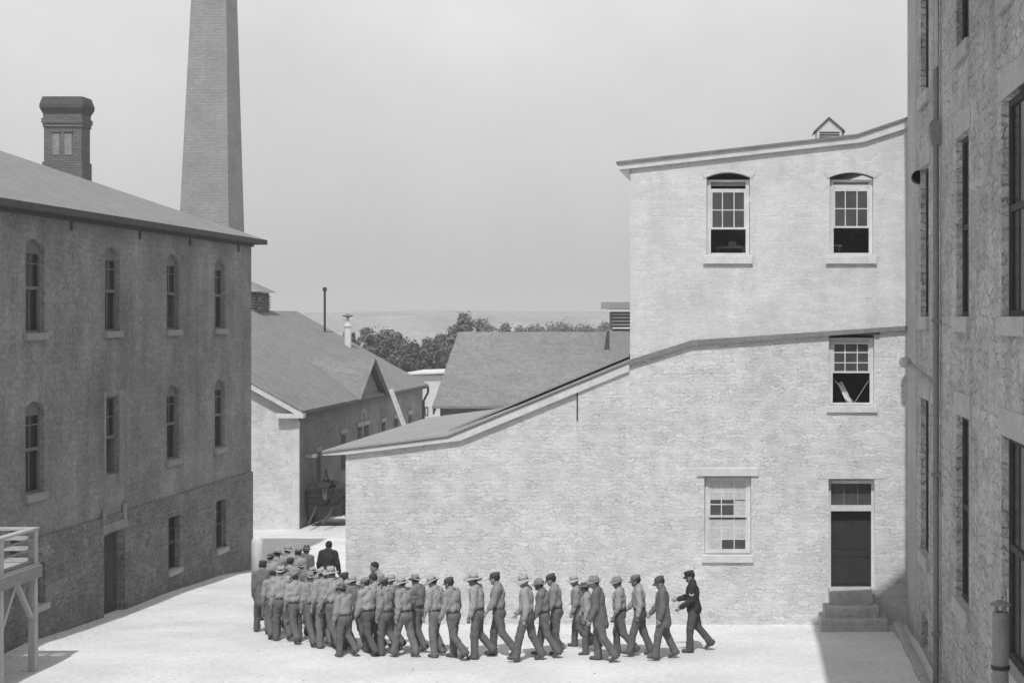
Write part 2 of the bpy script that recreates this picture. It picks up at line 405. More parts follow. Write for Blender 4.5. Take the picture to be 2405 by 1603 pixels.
        if opened: one(zr + .06, zs + .05, Y + .062, rows)
        else: one(zb + .05, zr + .03, Y + .062, rows)
        s_ = sash.build('sash', M_white, wf)
        gl.build('pane', M_glass, wf)
        if blind:
            b_ = MB(); b_.box(a0, a1, Y + .11, Y + .13, zs + .12, zt - .05); b_.build('blind', M_sill, wf)
        sl = MB(); sl.box(fx(sill[0]), fx(sill[1]), YF - .055, YF + .3, fz(sill[3]), fz(sill[2])); sl.build('sill', M_white, wf, bevel=.008)
        return wf
    w = sash_window(1624, 1721, 412, 585, 526, 3, 2, (1615, 1729, 588, 606), blind=437)
    mb = MB(); mb.box(fx(1640), fx(1716), YF + 1.2, YF + 1.9, fz(566), fz(560)); mb.box(fx(1644), fx(1650), YF + 1.25, YF + 1.32, 8.0, fz(566)); mb.box(fx(1705), fx(1711), YF + 1.25, YF + 1.32, 8.0, fz(566))
    mb.box(fx(1672), fx(1690), YF + 1.3, YF + 1.6, fz(560), fz(549)); mb.build('workbench', M_white, root)
    sash_window(1907, 2005, 412, 585, 523, 3, 2, (1897, 2014, 588, 606), blind=434)
    mb = MB(); mb.box(fx(1913), fx(1938), YF + .7, YF + 1.0, fz(563), fz(559)); mb.box(fx(1914), fx(1917), YF + .72, YF + .76, 8.0, fz(563)); mb.box(fx(1930), fx(1933), YF + .72, YF + .76, 8.0, fz(563)); mb.build('shelf', M_white, root)
    w3 = sash_window(1905, 2007, 776, 930, 857, 3, 3, (1899, 2016, 931, 947), blind=786)
    mb = MB(); Y = YF + .3
    mb.bar((fx(1915), Y, fz(870)), (fx(1968), Y, fz(930)), .018, .018); mb.bar((fx(2000), Y, fz(870)), (fx(1962), Y, fz(930)), .018, .018)
    mb.build('sash_cord', M_sill, w3)
    mb = MB(); mb.bar((fx(1932), Y + .25, fz(880)), (fx(1956), Y + .1, fz(932)), .13, .03, (0, 1, 0)); mb.build('leaning_board', M_white, root)
    mb = MB(); mb.box(fx(1889), fx(2020), YF - .07, YF + .25, fz(769), fz(763)); mb.build('lintel', M_dark, root)
    # lower left window with whitewashed glass
    w4 = sash_window(1619, 1724, 1096, 1272, 1189, 3, 3, (1612, 1731, 1274, 1291), opened=False)
    for (r0, r1, c0, c1, hi) in ((1104, 1149, 0, 3, 1), (1151, 1184, 2, 3, 1), (1194, 1240, 0, 3, 0), (1240, 1266, 0, 1, 0)):
        mb = MB(); a0, a1 = fx(1619) + .09, fx(1724) - .09; wd = (a1 - a0) / 3
        yy = YF + .14 + (.02 if hi else .062) + .010
        mb.box(a0 + c0 * wd, a0 + c1 * wd, yy - .003, yy, fz(r1), fz(r0)); mb.build('whitewash', M_milky, w4)
    mb = MB(); mb.box(fx(1600), fx(1743), YF - .045, YF + .2, fz(1093), fz(1074)); mb.build('lintel', M_white, root, bevel=.01)
    # doorway
    mb = MB(); Y = YF + .2; a, b = fx(1903), fx(2009)
    mb.box(a, a + .07, Y, Y + .12, .55, fz(1100)); mb.box(b - .07, b, Y, Y + .12, .55, fz(1100)); mb.box(a + .07, b - .07, Y, Y + .12, fz(1112), fz(1104)); mb.box(a + .07, b - .07, Y - .03, Y + .12, fz(1175), fz(1162))
    dfr = mb.build('door_frame', M_white, root)
    mb = MB(); mb.box(a + .07, b - .07, Y + .05, Y + .06, fz(1162), fz(1112)); mb.build('transom_pane', M_glass, dfr)
    mb = MB()
    for c in (1, 2): xx = a + .07 + (b - a - .14) * c / 3; mb.box(xx - .012, xx + .012, Y + .03, Y + .08, fz(1162), fz(1112))
    mb.build('transom_bar', M_sash, dfr)
    mb = MB(); mb.box(a + .07, b - .07, Y + .14, Y + .18, .62, fz(1175)); wd = (b - a - .14)
    for (u0, u1, z0, z1) in ((.1, .45, .8, 1.5), (.55, .9, .8, 1.5), (.1, .45, 1.65, 2.5), (.55, .9, 1.65, 2.5)):
        x0, x1 = a + .07 + wd * u0, a + .07 + wd * u1
        mb.box(x0, x1, Y + .128, Y + .142, z0, z0 + .03); mb.box(x0, x1, Y + .128, Y + .142, z1 - .03, z1); mb.box(x0, x0 + .03, Y + .128, Y + .142, z0 + .03, z1 - .03); mb.box(x1 - .03, x1, Y + .128, Y + .142, z0 + .03, z1 - .03)
    d = mb.build('door', grey('door_paint', .035, var=.15, scale=2, fine=20), root)
    mb = MB(); mb.lathe([(0, -.03), (.025, -.025), (.03, 0), (.025, .025), (0, .03)], (b - .16, Y + .1, 1.5), 10); mb.build('handle', M_iron, d)
    mb = MB(); mb.box(a - .3, b + .28, YF - .008, YF + .12, fz(1099), fz(1082)); mb.build('lintel', M_white_rubble, root)
    for (x0, x1, y0, z0, z1) in ((1906, 2006, 39.0, .3, .74), (1893, 2020, 38.66, .05, .42), (1885, 2040, 38.3, -.3, .17)):
        mb = MB(); mb.box(wx(x0, y0), wx(x1, y0), y0, YF + .25, z0, z1); mb.build('stone_step', M_stone_step, root, bevel=.018)
    # ventilator on the roof
    Yv = 43.0; v = lambda x, y: (wx(x, Yv), wz(y, Yv))
    mb = MB(); p = [v(1876, 335), v(1934, 335), v(1934, 299), v(1904, 273), v(1876, 299)]; mb.prism(p, Yv, Yv + .9); vt = mb.build('ventilator', M_white, root)
    mb = MB()
    for (a_, b_) in (((1869, 301), (1904, 268)), ((1904, 268), (1941, 300))):
        A, B = v(*a_), v(*b_); mb.slab((A[0], Yv - .06, A[1]), (B[0], Yv - .06, B[1]), (B[0], Yv + 1, B[1]), (A[0], Yv + 1, A[1]), .035)
    mb.build('ventilator_roof', M_tin, vt)
    mb = MB()
    for yy in (303, 308.5, 314): mb.box(wx(1882, Yv), wx(1928, Yv), Yv - .012, Yv + .05, wz(yy + 3, Yv), wz(yy, Yv))
    mb.build('louvre', M_dark, vt)
    # bracket lantern on the corner
white_building()

def lantern():
    Y = 40.3; X = wx(749, Y); zt = wz(1078, Y); zb = wz(1158, Y)
    root = thing('wall_lantern', 'black glazed lantern on an iron bracket at the left corner of the white wing', 'lantern', (X, Y, zb))
    m = MB()
    zz = lambda y: wz(y, Y) - zb
    m.lathe([(0, zz(1077)), (.02, zz(1078)), (.03, zz(1083)), (.025, zz(1087)), (.05, zz(1092)), (.05, zz(1095)), (.09, zz(1099)), (.095, zz(1103)), (.07, zz(1105)), (.25, zz(1114)), (.26, zz(1118)), (.0, zz(1119))], n=6)
    m.build('lantern_roof', M_iron, root, local=True)
    m = MB(); m.lathe([(.19, zz(1119)), (.10, zz(1148))], n=6); m.build('lantern_glass', glass('lantern_pane', .2, .75), root, local=True)
    m = MB()
    for i in range(6):
        a = i * math.pi / 3; m.bar((.195 * math.cos(a), .195 * math.sin(a), zz(1119)), (.105 * math.cos(a), .105 * math.sin(a), zz(1148)), .015, .015)
    m.lathe([(0, zz(1147)), (.12, zz(1147)), (.11, zz(1152)), (.04, zz(1156)), (0, zz(1160))], n=6)
    m.build('lantern_frame', M_iron, root, local=True)
    m = MB(); ex = fx(793) - X
    m.bar((-.18, 0, zz(1160)), (ex, 0, zz(1160)), .03, .03); m.tube([(.0, 0, zz(1160)), (.2, 0, zz(1159)), (.35, 0, zz(1150)), (.45, 0, zz(1140)), (ex, 0, zz(1133))], .014, 8)
    m.tube([(ex, 0, zz(1195)), (ex - .15, 0, zz(1190)), (ex - .3, 0, zz(1172)), (.05, 0, zz(1163))], .014, 8)
    m.build('bracket', M_iron, root, local=True)
lantern()

# ------------------------------------------------------------------ left building
XL = -16.4
def left_building():
    root = thing('stone_building', 'tall grey stuccoed building with rows of narrow windows and a hipped slate roof', 'building', (XL - 6, 34, 0))
    cols = [36.96, 41.47, 45.84, 49.93]; extra = [32.5, 28.0, 23.5]
    holes = []; wins = []
    for i, y in enumerate(cols + extra):
        hw = .48
        holes.append(arch(y - hw, y + hw, 7.03, 9.2, .16)); wins.append((y - hw, y + hw, 7.03, 9.2, .16, 1, i))
        if i == 1: holes.append(arch(y - .38, y + .42, 3.33, 5.35, 0)); wins.append((y - .38, y + .42, 3.33, 5.35, 0, 2, i))
        else: holes.append(arch(y - hw, y + hw, 3.33, 5.47, .16)); wins.append((y - hw, y + hw, 3.33, 5.47, .16, 2, i))
    low = []
    for i, y in enumerate(cols + extra):
        if i == 1: low.append(arch(40.82, 42.2, -.5, 1.86, .04))
        else:
            zb = .2 if i in (2, 3) else .75
            low.append(arch(y - .46, y + .46, zb, 1.72, 0)); wins.append((y - .46, y + .46, zb, 1.72, 0, 3, i))
    P = lambda t, x: (lambda u, v, w: (x - t / 2 - w, u, v))
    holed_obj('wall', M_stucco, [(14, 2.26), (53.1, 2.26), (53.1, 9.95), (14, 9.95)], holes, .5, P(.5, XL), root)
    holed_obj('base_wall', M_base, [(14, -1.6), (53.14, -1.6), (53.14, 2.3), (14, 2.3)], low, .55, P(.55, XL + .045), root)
    mb = MB(); mb.box(-29.2, XL - .5, 52.6, 53.08, -1.6, 9.9); mb.box(-29.2, XL - .5, 14.02, 14.5, -1.6, 9.9); mb.box(-29.2, -28.7, 14.5, 52.6, -1.6, 9.9)
    mb.build('rear_wall', M_stucco, root)
    mb = MB(); mb.box(-28.7, XL - .5, 14.5, 52.6, 2.6, 2.8); mb.box(-28.7, XL - .5, 14.5, 52.6, 6.1, 6.3); mb.box(-28.7, XL - .5, 14.5, 52.6, -.9, -.7)
    mb.box(-20, -19.9, 14.5, 52.6, -.7, 9.8)
    mb.build('inner_floor', M_floor, root)
    # roof: hipped
    e0, e1, y0, y1, ze = -29.55, -16.05, 13.4, 53.6, 9.97; p = .388; hw = 6.75; zr = ze + p * hw; xr = (e0 + e1) / 2
    v = [(e1, y0, ze), (e1, y1, ze), (e0, y1, ze), (e0, y0, ze), (xr, y0 + hw, zr), (xr, y1 - hw, zr)]
    mb = MB(); mb.add(v, [(0, 1, 5, 4), (1, 2, 5), (2, 3, 4, 5), (3, 0, 4), (0, 3, 2, 1)])
    mb.build('roof', M_slate, root)
    mb = MB(); mb.box(e1 - .12, e1 + .02, y0, y1 - .1, ze - .16, ze - .004); mb.box(e0, e1 + .02, y1 - .1, y1 + .04, ze - .16, ze - .004); mb.build('gutter', M_eave, root)
    mb = MB(); mb.box(XL - .05, XL + .09, y0, y1 - .5, ze - .25, ze - .01); mb.build('eave_moulding', M_eave, root)
    mb = MB()
    for yy in (33.5, 38.9, 43.3, 47.2, 51.7): mb.box(XL, XL + .05, yy - .03, yy + .03, 9.5, 9.73)
    mb.build('eave_bracket', M_eave, root)
    # pale patch round the bricked-in bay
    mb = MB(); mb.box(XL - .02, XL + .012, 40.92, 41.06, 2.6, 5.5); mb.box(XL - .02, XL + .012, 41.92, 42.25, 2.6, 5.5); mb.box(XL - .02, XL + .012, 41.06, 41.92, 2.6, 3.15); mb.build('stucco_patch', M_pale_patch, root)
    for (a, b, zb, zt, rise, row, i) in wins:
        f = MB(); Xf = XL - .10; fr = .06
        f.box(Xf - .08, Xf, a, a + fr, zb, zt); f.box(Xf - .08, Xf, b - fr, b, zb, zt); f.box(Xf - .08, Xf, a + fr, b - fr, zt - .28 * (rise > 0) - .06, zt - .01); f.box(Xf - .08, Xf, a + fr, b - fr, zb, zb + .06)
        mid = zb + (zt - zb) * (.48 if row < 3 else .5)
        f.box(Xf - .07, Xf + .01, a + fr, b - fr, mid - .04, mid + .04)
        wf = f.build('window', M_sash if row < 3 else M_dark, root)
        s = MB(); c = (a + b) / 2; s.box(Xf - .05, Xf - .02, c - .015, c + .015, mid + .04, zt - .3); s.box(Xf - .05, Xf - .02, a + fr, b - fr, (mid + zt) / 2 - .013, (mid + zt) / 2 + .013)
        if row == 1 or i == 0: s.box(Xf - .07, Xf - .04, c - .015, c + .015, zb + .06, mid - .04)
        s.build('sash_bar', M_sash if row < 3 else M_dark, wf)
        g = MB(); g.box(Xf - .04, Xf - .035, a + fr, b - fr, mid, zt - .05)
        if (i + row) % 3 != 0: g.box(Xf - .06, Xf - .055, a + fr, b - fr, zb + .05, mid)
        g.build('pane', M_glass_dark, wf)
        sl = MB(); zo = .16 if row < 3 else .14
        if not (row == 2 and i == 1):
            sl.box(XL - .12, XL + (.09 if row < 3 else .13), a - .08, b + .08, zb - zo, zb + .005); sl.build('sill', M_sill if row != 3 else grey('pale_sill', .36, var=.1), wf, bevel=.01)
    # door
    mb = MB(); mb.box(XL - .2, XL - .16, 40.85, 42.15, -.45, 1.8)
    for c in range(1, 6): yy = 40.85 + 1.3 * c / 6; mb.box(XL - .16, XL - .152, yy - .008, yy + .008, -.4, 1.75)
    for zz in (-.1, 1.2): mb.box(XL - .158, XL - .135, 40.9, 42.1, zz, zz + .13)
    d = mb.build('door', M_dark, root)
    mb = MB(); mb.box(XL - .135, XL - .11, 40.95, 40.99, .6, .78); mb.build('handle', M_iron, d)
    mb = MB(); mb.box(XL + .03, XL + .08, 40.7, 42.3, 1.89, 2.12); mb.build('door_lintel', M_pale_patch, root)
    mb = MB(); mb.box(XL + .03, XL + .075, 40.72, 40.9, 2.13, 2.5); mb.build('lintel_block', M_pale_patch, root)
    mb = MB(); mb.box(XL + .03, XL + .075, 42.08, 42.26, 2.13, 2.5); mb.build('lintel_block', M_pale_patch, root)
    # roof chimney
    c0, c1, cy0, cy1 = -21.95, -20.55, 49.6, 50.2
    zq = lambda y: wz(y, 49.6)
    mb = MB(); xa, xb = wx(101, 49.6), wx(187, 49.6)
    dx = .0
    mb.box(xa, xb, 49.6, 50.25, 10.5, zq(292)); ch = mb.build('roof_chimney', M_brick_dark, root)
    mb = MB(); mb.box(xa - .04, xb + .04, 49.56, 50.29, 10.6, zq(372)); mb.build('plinth', M_brick_dark, ch); mb = MB(); mb.box(xa - .03, xb + .03, 49.57, 50.28, zq(292), zq(283)); mb.box(xa - .06, xb + .06, 49.54, 50.31, zq(283), zq(272)); mb.box(xa - .02, xb + .02, 49.58, 50.27, zq(272), zq(262)); mb.build('corbel', M_brick_dark, ch)
    mb = MB(); t = [(xa - .02, 49.58, xb + .02, 50.27, zq(262)), (xa - .1, 49.5, xb + .1, 50.36, zq(248)), (xa - .1, 49.5, xb + .1, 50.36, zq(240)), (xa - .03, 49.57, xb + .03, 50.28, zq(222))]
    vs = []; fs = []
    for (a, b, c, d_, z) in t: vs += [(a, b, z), (c, b, z), (c, d_, z), (a, d_, z)]
    for i in range(3):
        for j in range(4): q = i * 4; fs.append((q + j, q + (j + 1) % 4, q + 4 + (j + 1) % 4, q + 4 + j))
    fs += [(3, 2, 1, 0), (12, 13, 14, 15)]; mb.add(vs, fs); mb.build('crown', grey('soot_brick', .075, var=.2, scale=4), ch)
    for (a, b) in ((121, 137), (149, 165)):
        mb = MB(); A, B = wx(a, 49.6), wx(b, 49.6)
        mb.box(A, B, 49.585, 49.65, zq(356), zq(306)); mb.build('chimney_panel', M_pale_patch, ch)
        mb = MB(); mb.box(A - .03, B + .03, 49.55, 49.65, zq(304), zq(300)); mb.build('panel_head', M_brick_dark, ch)
left_building()

def smokestack():
    Y0 = 80.0; kk = K * Y0
    root = thing('smokestack', 'tall tapering square brick smokestack rising behind the hipped slate roof', 'smokestack', (wx(469, Y0), Y0 + 1.2, gz(80)))
    xl = lambda y: wx(433.5 + (413.6 - 433.5) * y / 479, Y0); xr = lambda y: wx(514.7 + (524.8 - 514.7) * y / 479, Y0)
    w0 = xr(479) - xl(479)
    vs = []
    def ring(y, grow=0):
        a, b = xl(y) - grow, xr(y) + grow; z = wz(y, Y0); w = b - a; c = (w0 - w) / 2
        return [(a, Y0 + c, z), (b, Y0 + c, z), (b, Y0 + c + w, z), (a, Y0 + c + w, z)]
    ys = [1150, 900, 479, 200, 0, -300]
    for y in ys: vs += ring(y)
    fs = [(i * 4 + j, i * 4 + (j + 1) % 4, i * 4 + 4 + (j + 1) % 4, i * 4 + 4 + j) for i in range(len(ys) - 1) for j in range(4)] + [(20, 21, 22, 23)]
    mb = MB(); mb.add(vs, fs); mb.build('shaft', M_brick, root)
    mb = MB(); vs = ring(-300, .05) + ring(-318, .3) + ring(-340, .3) + ring(-352, .1)
    fs = [(i * 4 + j, i * 4 + (j + 1) % 4, i * 4 + 4 + (j + 1) % 4, i * 4 + 4 + j) for i in range(3) for j in range(4)] + [(3, 2, 1, 0), (12, 13, 14, 15)]
    mb.add(vs, fs); mb.build('crown', M_brick_dark, root)
smokestack()

# ------------------------------------------------------------------ building at the end of the alley
def alley_building():
    root = thing('gabled_building', 'low stone building with whitewashed end, shingle roof and a cross gable beyond the yard', 'building', (-26.5, 80, -1.53))
    Xw = -19.0; Xe = -18.75; Xr = -26.5; ze = 3.45; p = .555; zr = ze + p * (Xe - Xr) ; Y0, Y1 = 68.0, 94.0
    zc = ze + p * (Xe - Xw)
    mb = MB(); mb.prism([(-34, -2.2), (Xw - .02, -2.2), (Xw - .02, zc - .12), (Xr, zr - .12), (-34, zc - .12)], Y0, Y0 + .5); mb.build('end_wall', M_white_rubble, root)
    mb = MB(); mb.box(Xw - .26, Xw + .03, Y0 - .03, Y0 + .08, -2.1, 3.0); mb.build('corner_stones', M_plaster, root)
    mb = MB(); mb.prism([(-34, -2.6), (Xw - .02, -2.6), (Xw - .02, zc - .12), (Xr, zr - .12), (-34, zc - .12)], Y1 - .5, Y1 - .02); mb.box(-34, -33.5, Y0 + .5, Y1 - .5, -2.6, ze - .2); mb.build('rear_wall', M_sidewall, root)
    holes = []; spec = [(70.85, 71.5, -.35, 1.42, .12), (75.1, 76.0, .2, 1.9, .12), (78.3, 79.3, .4, 2.0, 0), (79.65, 80.6, .4, 2.0, 0), (83.5, 84.3, .3, 1.9, 0), (86.5, 87.3, .3, 1.9, 0), (90, 90.9, .3, 1.9, 0)]
    for s in spec: holes.append(arch(*s))
    holes.append(arch(72.3, 74.7, -1.9, -.05, .2))
    gp = (77.6, 83.6); zg = 5.35; ym = 80.6
    out = [(Y0 + .02, -2.6), (Y1 - .02, -2.6), (Y1 - .02, zc - .1), (83.45, zc - .1), (ym, zg - .2), (77.75, zc - .1), (Y0 + .02, zc - .1)]
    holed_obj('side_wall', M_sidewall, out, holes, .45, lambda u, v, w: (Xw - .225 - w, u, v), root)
    mb = MB(); mb.box(Xw - 1.6, Xw - 1.5, Y0 + .6, Y1 - .6, -2.4, 3.3); mb.build('inner_wall', M_dark, root)
    for s in spec:
        mb = MB(); c = (s[0] + s[1]) / 2; m2 = (s[2] + s[3]) / 2
        mb.box(Xw - .3, Xw - .25, c - .02, c + .02, s[2], s[3]); mb.box(Xw - .3, Xw - .25, s[0], s[1], m2 - .03, m2 + .03); wf = mb.build('window', M_sash, root)
        mb = MB(); mb.box(Xw - .29, Xw - .285, s[0], s[1], s[2], s[3]); mb.build('pane', M_glass_dark, wf)
        mb = MB(); mb.box(Xw - .1, Xw + .05, s[0] - .15, s[1] + .15, s[3] + .03, s[3] + .24); mb.build('lintel', M_sill, wf)
    mb = MB()
    R0 = .42
    n = 10
    inner = [(79.45 + .5 * math.cos(math.pi * i / n), 2.25 + .5 * math.sin(math.pi * i / n)) for i in range(n + 1)]
    outer = [(79.45 + .66 * math.cos(math.pi * i / n), 2.25 + .66 * math.sin(math.pi * i / n)) for i in range(n + 1)]
    for i in range(n): mb.prism([inner[i], inner[i + 1], outer[i + 1], outer[i]], Xw - .05, Xw + .03, 'x')
    mb.build('arch_ring', M_sill, root)
    # roof
    ya, yb = Y0 - .32, Y1 + .4
    mb = MB(); mb.slab((Xe, ya, ze), (Xe, yb, ze), (Xr, yb, zr), (Xr, ya, zr), .09); mb.slab((Xr, ya, zr), (Xr, yb, zr), (2 * Xr - Xe, yb, ze), (2 * Xr - Xe, ya, ze), .09); mb.build('roof', M_shingle, root)
    mb = MB(); mb.prism([(Xe, ze - .095), (Xr, zr - .095), (Xr, zr - .30), (Xe - .02, ze - .30)], ya, ya + .06); mb.build('barge_board', M_white, root)
    mb = MB(); mb.box(Xe - 1.1, Xe + .04, ya - .02, ya + .37, ze - .31, ze - .12); mb.build('eave_return', M_white, root)
    mb = MB(); mb.box(Xe - .1, Xe + .06, ya + .39, yb, ze - .2, ze - .1); mb.build('gutter', M_eave, root)
    mb = MB(); mb.tube([(Xe, yb - .1, ze - .2), (Xe, yb - .05, ze - .45), (Xw + .08, yb - .5, ze - .95), (Xw + .08, yb - .5, -2.4)], .07, 10); mb.build('downpipe', M_eave, root, smooth=True)
    # cross gable
    xb = Xe - (zg - ze) / p
    mb = MB(); ov = Xe + .1
    mb.slab((ov, gp[0] - .1, ze + .02), (ov, ym, zg), (xb, ym, zg), (Xe + .02, gp[0] - .1, ze + .02), .08)
    mb.slab((ov, ym, zg), (ov, gp[1] + .1, ze + .02), (Xe + .02, gp[1] + .1, ze + .02), (xb, ym, zg), .08)
    mb.build('gable_roof', M_shingle, root)
    mb = MB(); mb.prism([(ym, zg - .09), (gp[1] + .1, ze - .08), (gp[1] - .15, ze - .2), (ym, zg - .5)], Xw + .05, Xe + .08, 'x'); mb.build('gable_soffit', M_eave, root)
    # cupola on the ridge
    yc0, yc1 = 86.2, 88.6; xc0, xc1 = Xr - 1.5, Xr + .12
    mb = MB(); mb.box(xc0, xc1, yc0, yc1, 6.6, 8.72); cup = mb.build('cupola', M_louver, root)
    mb = MB()
    for i in range(7):
        z = 7.6 + i * .155; mb.bar((xc0, yc0 - .06, z), (xc1, yc0 - .06, z), .1, .03, (0, .6, 1)); mb.bar((xc1 + .06, yc0, z), (xc1 + .06, yc1, z), .1, .03, (.6, 0, 1))
    mb.build('louvre', M_sash, cup)
    mb = MB(); zt = 8.75; mb.add([(xc0 - .3, yc0 - .3, zt), (xc1 + .35, yc0 - .3, zt), (xc1 + .35, yc1 + .3, zt), (xc0 - .3, yc1 + .3, zt), (Xr - .8, yc0 + .8, zt + .6), (Xr - .6, yc1 - .8, zt + .6)],
                                [(0, 1, 4), (1, 2, 5, 4), (2, 3, 5), (3, 0, 4, 5), (3, 2, 1, 0)]); mb.build('cupola_roof', M_slate, cup)
    mb = MB()
    for zz in (7.75, 8.25): mb.box(xc1 + .1, xc1 + .4, yc0 - .1, yc0 + .35, zz, zz + .22)
    mb.build('open_shutter', M_dark, cup)
    # stovepipe and flue
    Yp = 92.0; X = wx(799, Yp); zb = zr - p * (X - Xr)
    mb = MB(); mb.lathe([(.0, -.3), (.19, -.3), (.19, 1.05), (.24, 1.1), (.24, 1.2), (.15, 1.25), (.13, 1.5), (0, 1.5)], (X, Yp, zb), 16); fl = mb.build('flue', M_white, root, smooth=False)
    mb = MB(); mb.lathe([(0, 1.5), (.05, 1.5), (.05, 1.62), (.34, 1.72), (.3, 1.76), (0, 1.85)], (X, Yp, zb), 16); mb.build('flue_cap', M_sash, fl)
    Xp = wx(746, 92.5); zb = zr - p * (Xp - Xr)
    mb = MB(); mb.tube([(Xp, 92.5, zb - .2), (Xp, 92.5, wz(664, 92.5))], .065, 10); mb.lathe([(0, -.12), (.11, -.1), (.13, 0), (.11, .1), (0, .12)], (Xp, 92.5, wz(664, 92.5)), 10); mb.build('stovepipe', M_iron, root)
    mb = MB(); mb.box(Xw, Xw + .5, 68.9, 69.2, wz(1048, 69.5), wz(1041, 69.5)); mb.build('door_hood', M_sill, root)
    root.location = (-24.75, 74.72, -.94); root.scale = (.934, .934, .934)
alley_building()

def ladder():
    root = thing('ladder', 'white wooden ladder leaning against the eave right of the cross gable', 'ladder', (-15.5, 78.45, gz(78.45)))
    a = Vector((0, 0, 0)); b = Vector((-1.92, 0, 3.88 - gz(78.45)))
    for s in (-1, 1):
        mb = MB(); mb.bar(a + Vector((0, s * .24, 0)), b + Vector((0, s * .24, 0)), .09, .12, (0, 1, 0)); mb.build('rail', M_white, root, local=True)
    mb = MB()
    for i in range(1, 17):
        q = a.lerp(b, i / 17); mb.tube([q + Vector((0, -.24, 0)), q + Vector((0, .24, 0))], .024, 6)
    mb.build('rung', M_wood, root, local=True)
ladder()

def white_block():
    Y = 99.0
    root = thing('white_outbuilding', 'small whitewashed outbuilding seen in the gap beside the shingle roof', 'building', (wx(985, Y), Y + 2, gz(Y)))
    x0, x1 = wx(935, Y), wx(1075, Y)
    mb = MB(); mb.box(x0, x1, Y, Y + 6, -3, wz(861, Y)); mb.build('wall', grey('white_board_wall', .5, var=.1, scale=1, fine=6, fvar=.12, stretch=(.5, 1, 3)), root)
    mb = MB(); mb.slab((x0 - .2, Y - .3, wz(856, Y)), (x1, Y - .3, wz(851, Y)), (x1, Y + 6.2, wz(851, Y)), (x0 - .2, Y + 6.2, wz(856, Y)), .12); mb.build('roof', M_white, root)
    mb = MB(); a, b = wx(970, Y), wx(984, Y); z0, z1 = wz(952, Y), wz(936, Y)
    mb.box(a, a + .06, Y - .03, Y + .03, z0, z1); mb.box(b - .06, b, Y - .03, Y + .03, z0, z1); mb.box(a, b, Y - .035, Y + .025, z1, z1 + .06); mb.box(a, b, Y - .035, Y + .025, z0 - .06, z0); mb.box((a + b) / 2 - .03, (a + b) / 2 + .03, Y - .03, Y + .03, z0, z1); mb.build('window', M_dark, root)
white_block()

def barn():
    Ye, Yr = 62.0, 67.6; X0 = wx(992.7, Ye); X1 = 4.0; ze = wz(932, Ye); zr = wz(762, Yr)
    root = thing('barn', 'long barn with a plain dark roof behind the white building', 'barn', ((X0 + X1) / 2, Yr, gz(Yr)))
    mb = MB(); mb.slab((X0, Ye, ze), (X1, Ye, ze), (X1, Yr, zr), (X0, Yr, zr), .1); mb.slab((X0, Yr, zr), (X1, Yr, zr), (X1, 2 * Yr - Ye, ze), (X0, 2 * Yr - Ye, ze), .1); mb.build('roof', M_barn_roof, root)
    mb = MB(); mb.box(X0 + .25, X1 - .3, Ye + .3, Ye + .7, -2, ze - .12 + .15); mb.prism([(Ye + .7, -2), (2 * Yr - Ye - .4, -2), (2 * Yr - Ye - .4, ze), (Yr, zr - .15), (Ye + .7, ze + .2)], X0 + .25, X0 + .6, 'x'); mb.build('wall', M_sidewall, root)
    mb = MB(); mb.prism([(Ye, ze - .105), (Yr, zr - .105), (Yr, zr - .33), (Ye, ze - .33)], X0 + .02, X0 + .08, 'x'); mb.build('barge_board', M_eave, root)
    yv = 65.6; a, b = wx(1400, yv), wx(1478, yv)
    mb = MB(); mb.box(a, b, yv, yv + 3.6, 5.2, wz(716, yv)); v = mb.build('roof_ventilator', M_sill, root)
    mb = MB(); mb.box(wx(1383, yv), wx(1497, yv), yv - .55, yv + 4, wz(709, yv), wz(694, yv)); mb.build('ventilator_cap', M_tin, v)
    mb = MB()
    for yy in (722, 730, 738, 746, 754): mb.bar((a + .12, yv - .02, wz(yy, yv)), (b - .12, yv - .02, wz(yy, yv)), .1, .055, (0, .5, 1))
    mb.build('louvre', M_white, v)
    mb = MB(); mb.box(a + .1, b - .1, yv - .008, yv + .02, wz(759, yv), wz(717, yv)); mb.build('louvre_shade_sheet', M_dark, v)  # dark sheet behind the slats, standing in for the shade inside
barn()

def cart():
    Y = 65.3; x0, x1 = wx(724, Y), wx(797, Y); g = gz(Y)
    root = thing('cart', 'dark high sided cart parked against the side wall of the gabled building behind the lantern', 'cart', ((x0 + x1) / 2, Y, g))
    w = (x1 - x0) / 2
    mb = MB(); mb.add([(-w, -.9, .42), (w, -.9, .42), (w, .9, .42), (-w, .9, .42), (-w - .08, -1, 1.55), (w + .08, -1, 1.55), (w + .08, 1, 1.55), (-w - .08, 1, 1.55)], [(3, 2, 1, 0), (0, 1, 5, 4), (1, 2, 6, 5), (2, 3, 7, 6), (3, 0, 4, 7), (4, 5, 6, 7)])
    for z in (.95, 1.2, 1.45): mb.box(-w - .09, w + .09, -1.03 + (1.45 - z) * .1, -.97, z, z + .05)
    mb.build('cart_body', M_iron, root, local=True)
    for sx in (-1, 1):
        mb = MB(); n = 20
        for q in range(n):
            a, b = 2 * math.pi * q / n, 2 * math.pi * (q + 1) / n
            mb.bar((sx * (w + .14), .62 * math.cos(a), .62 + .58 * math.sin(a)), (sx * (w + .14), .62 * math.cos(b), .62 + .58 * math.sin(b)), .07, .07, (1, 0, 0))
        for q in range(10): a = math.pi * q / 5; mb.bar((sx * (w + .14), 0, .62), (sx * (w + .14), .6 * math.cos(a), .62 + .56 * math.sin(a)), .035, .035, (1, 0, 0))
        mb.build('wheel', M_dark, root, local=True)
        mb = MB(); mb.bar((sx * .35, -.9, .78), (sx * .28, -2.3, .3), .07, .07); mb.build('shaft', M_dark, root, local=True)
cart()

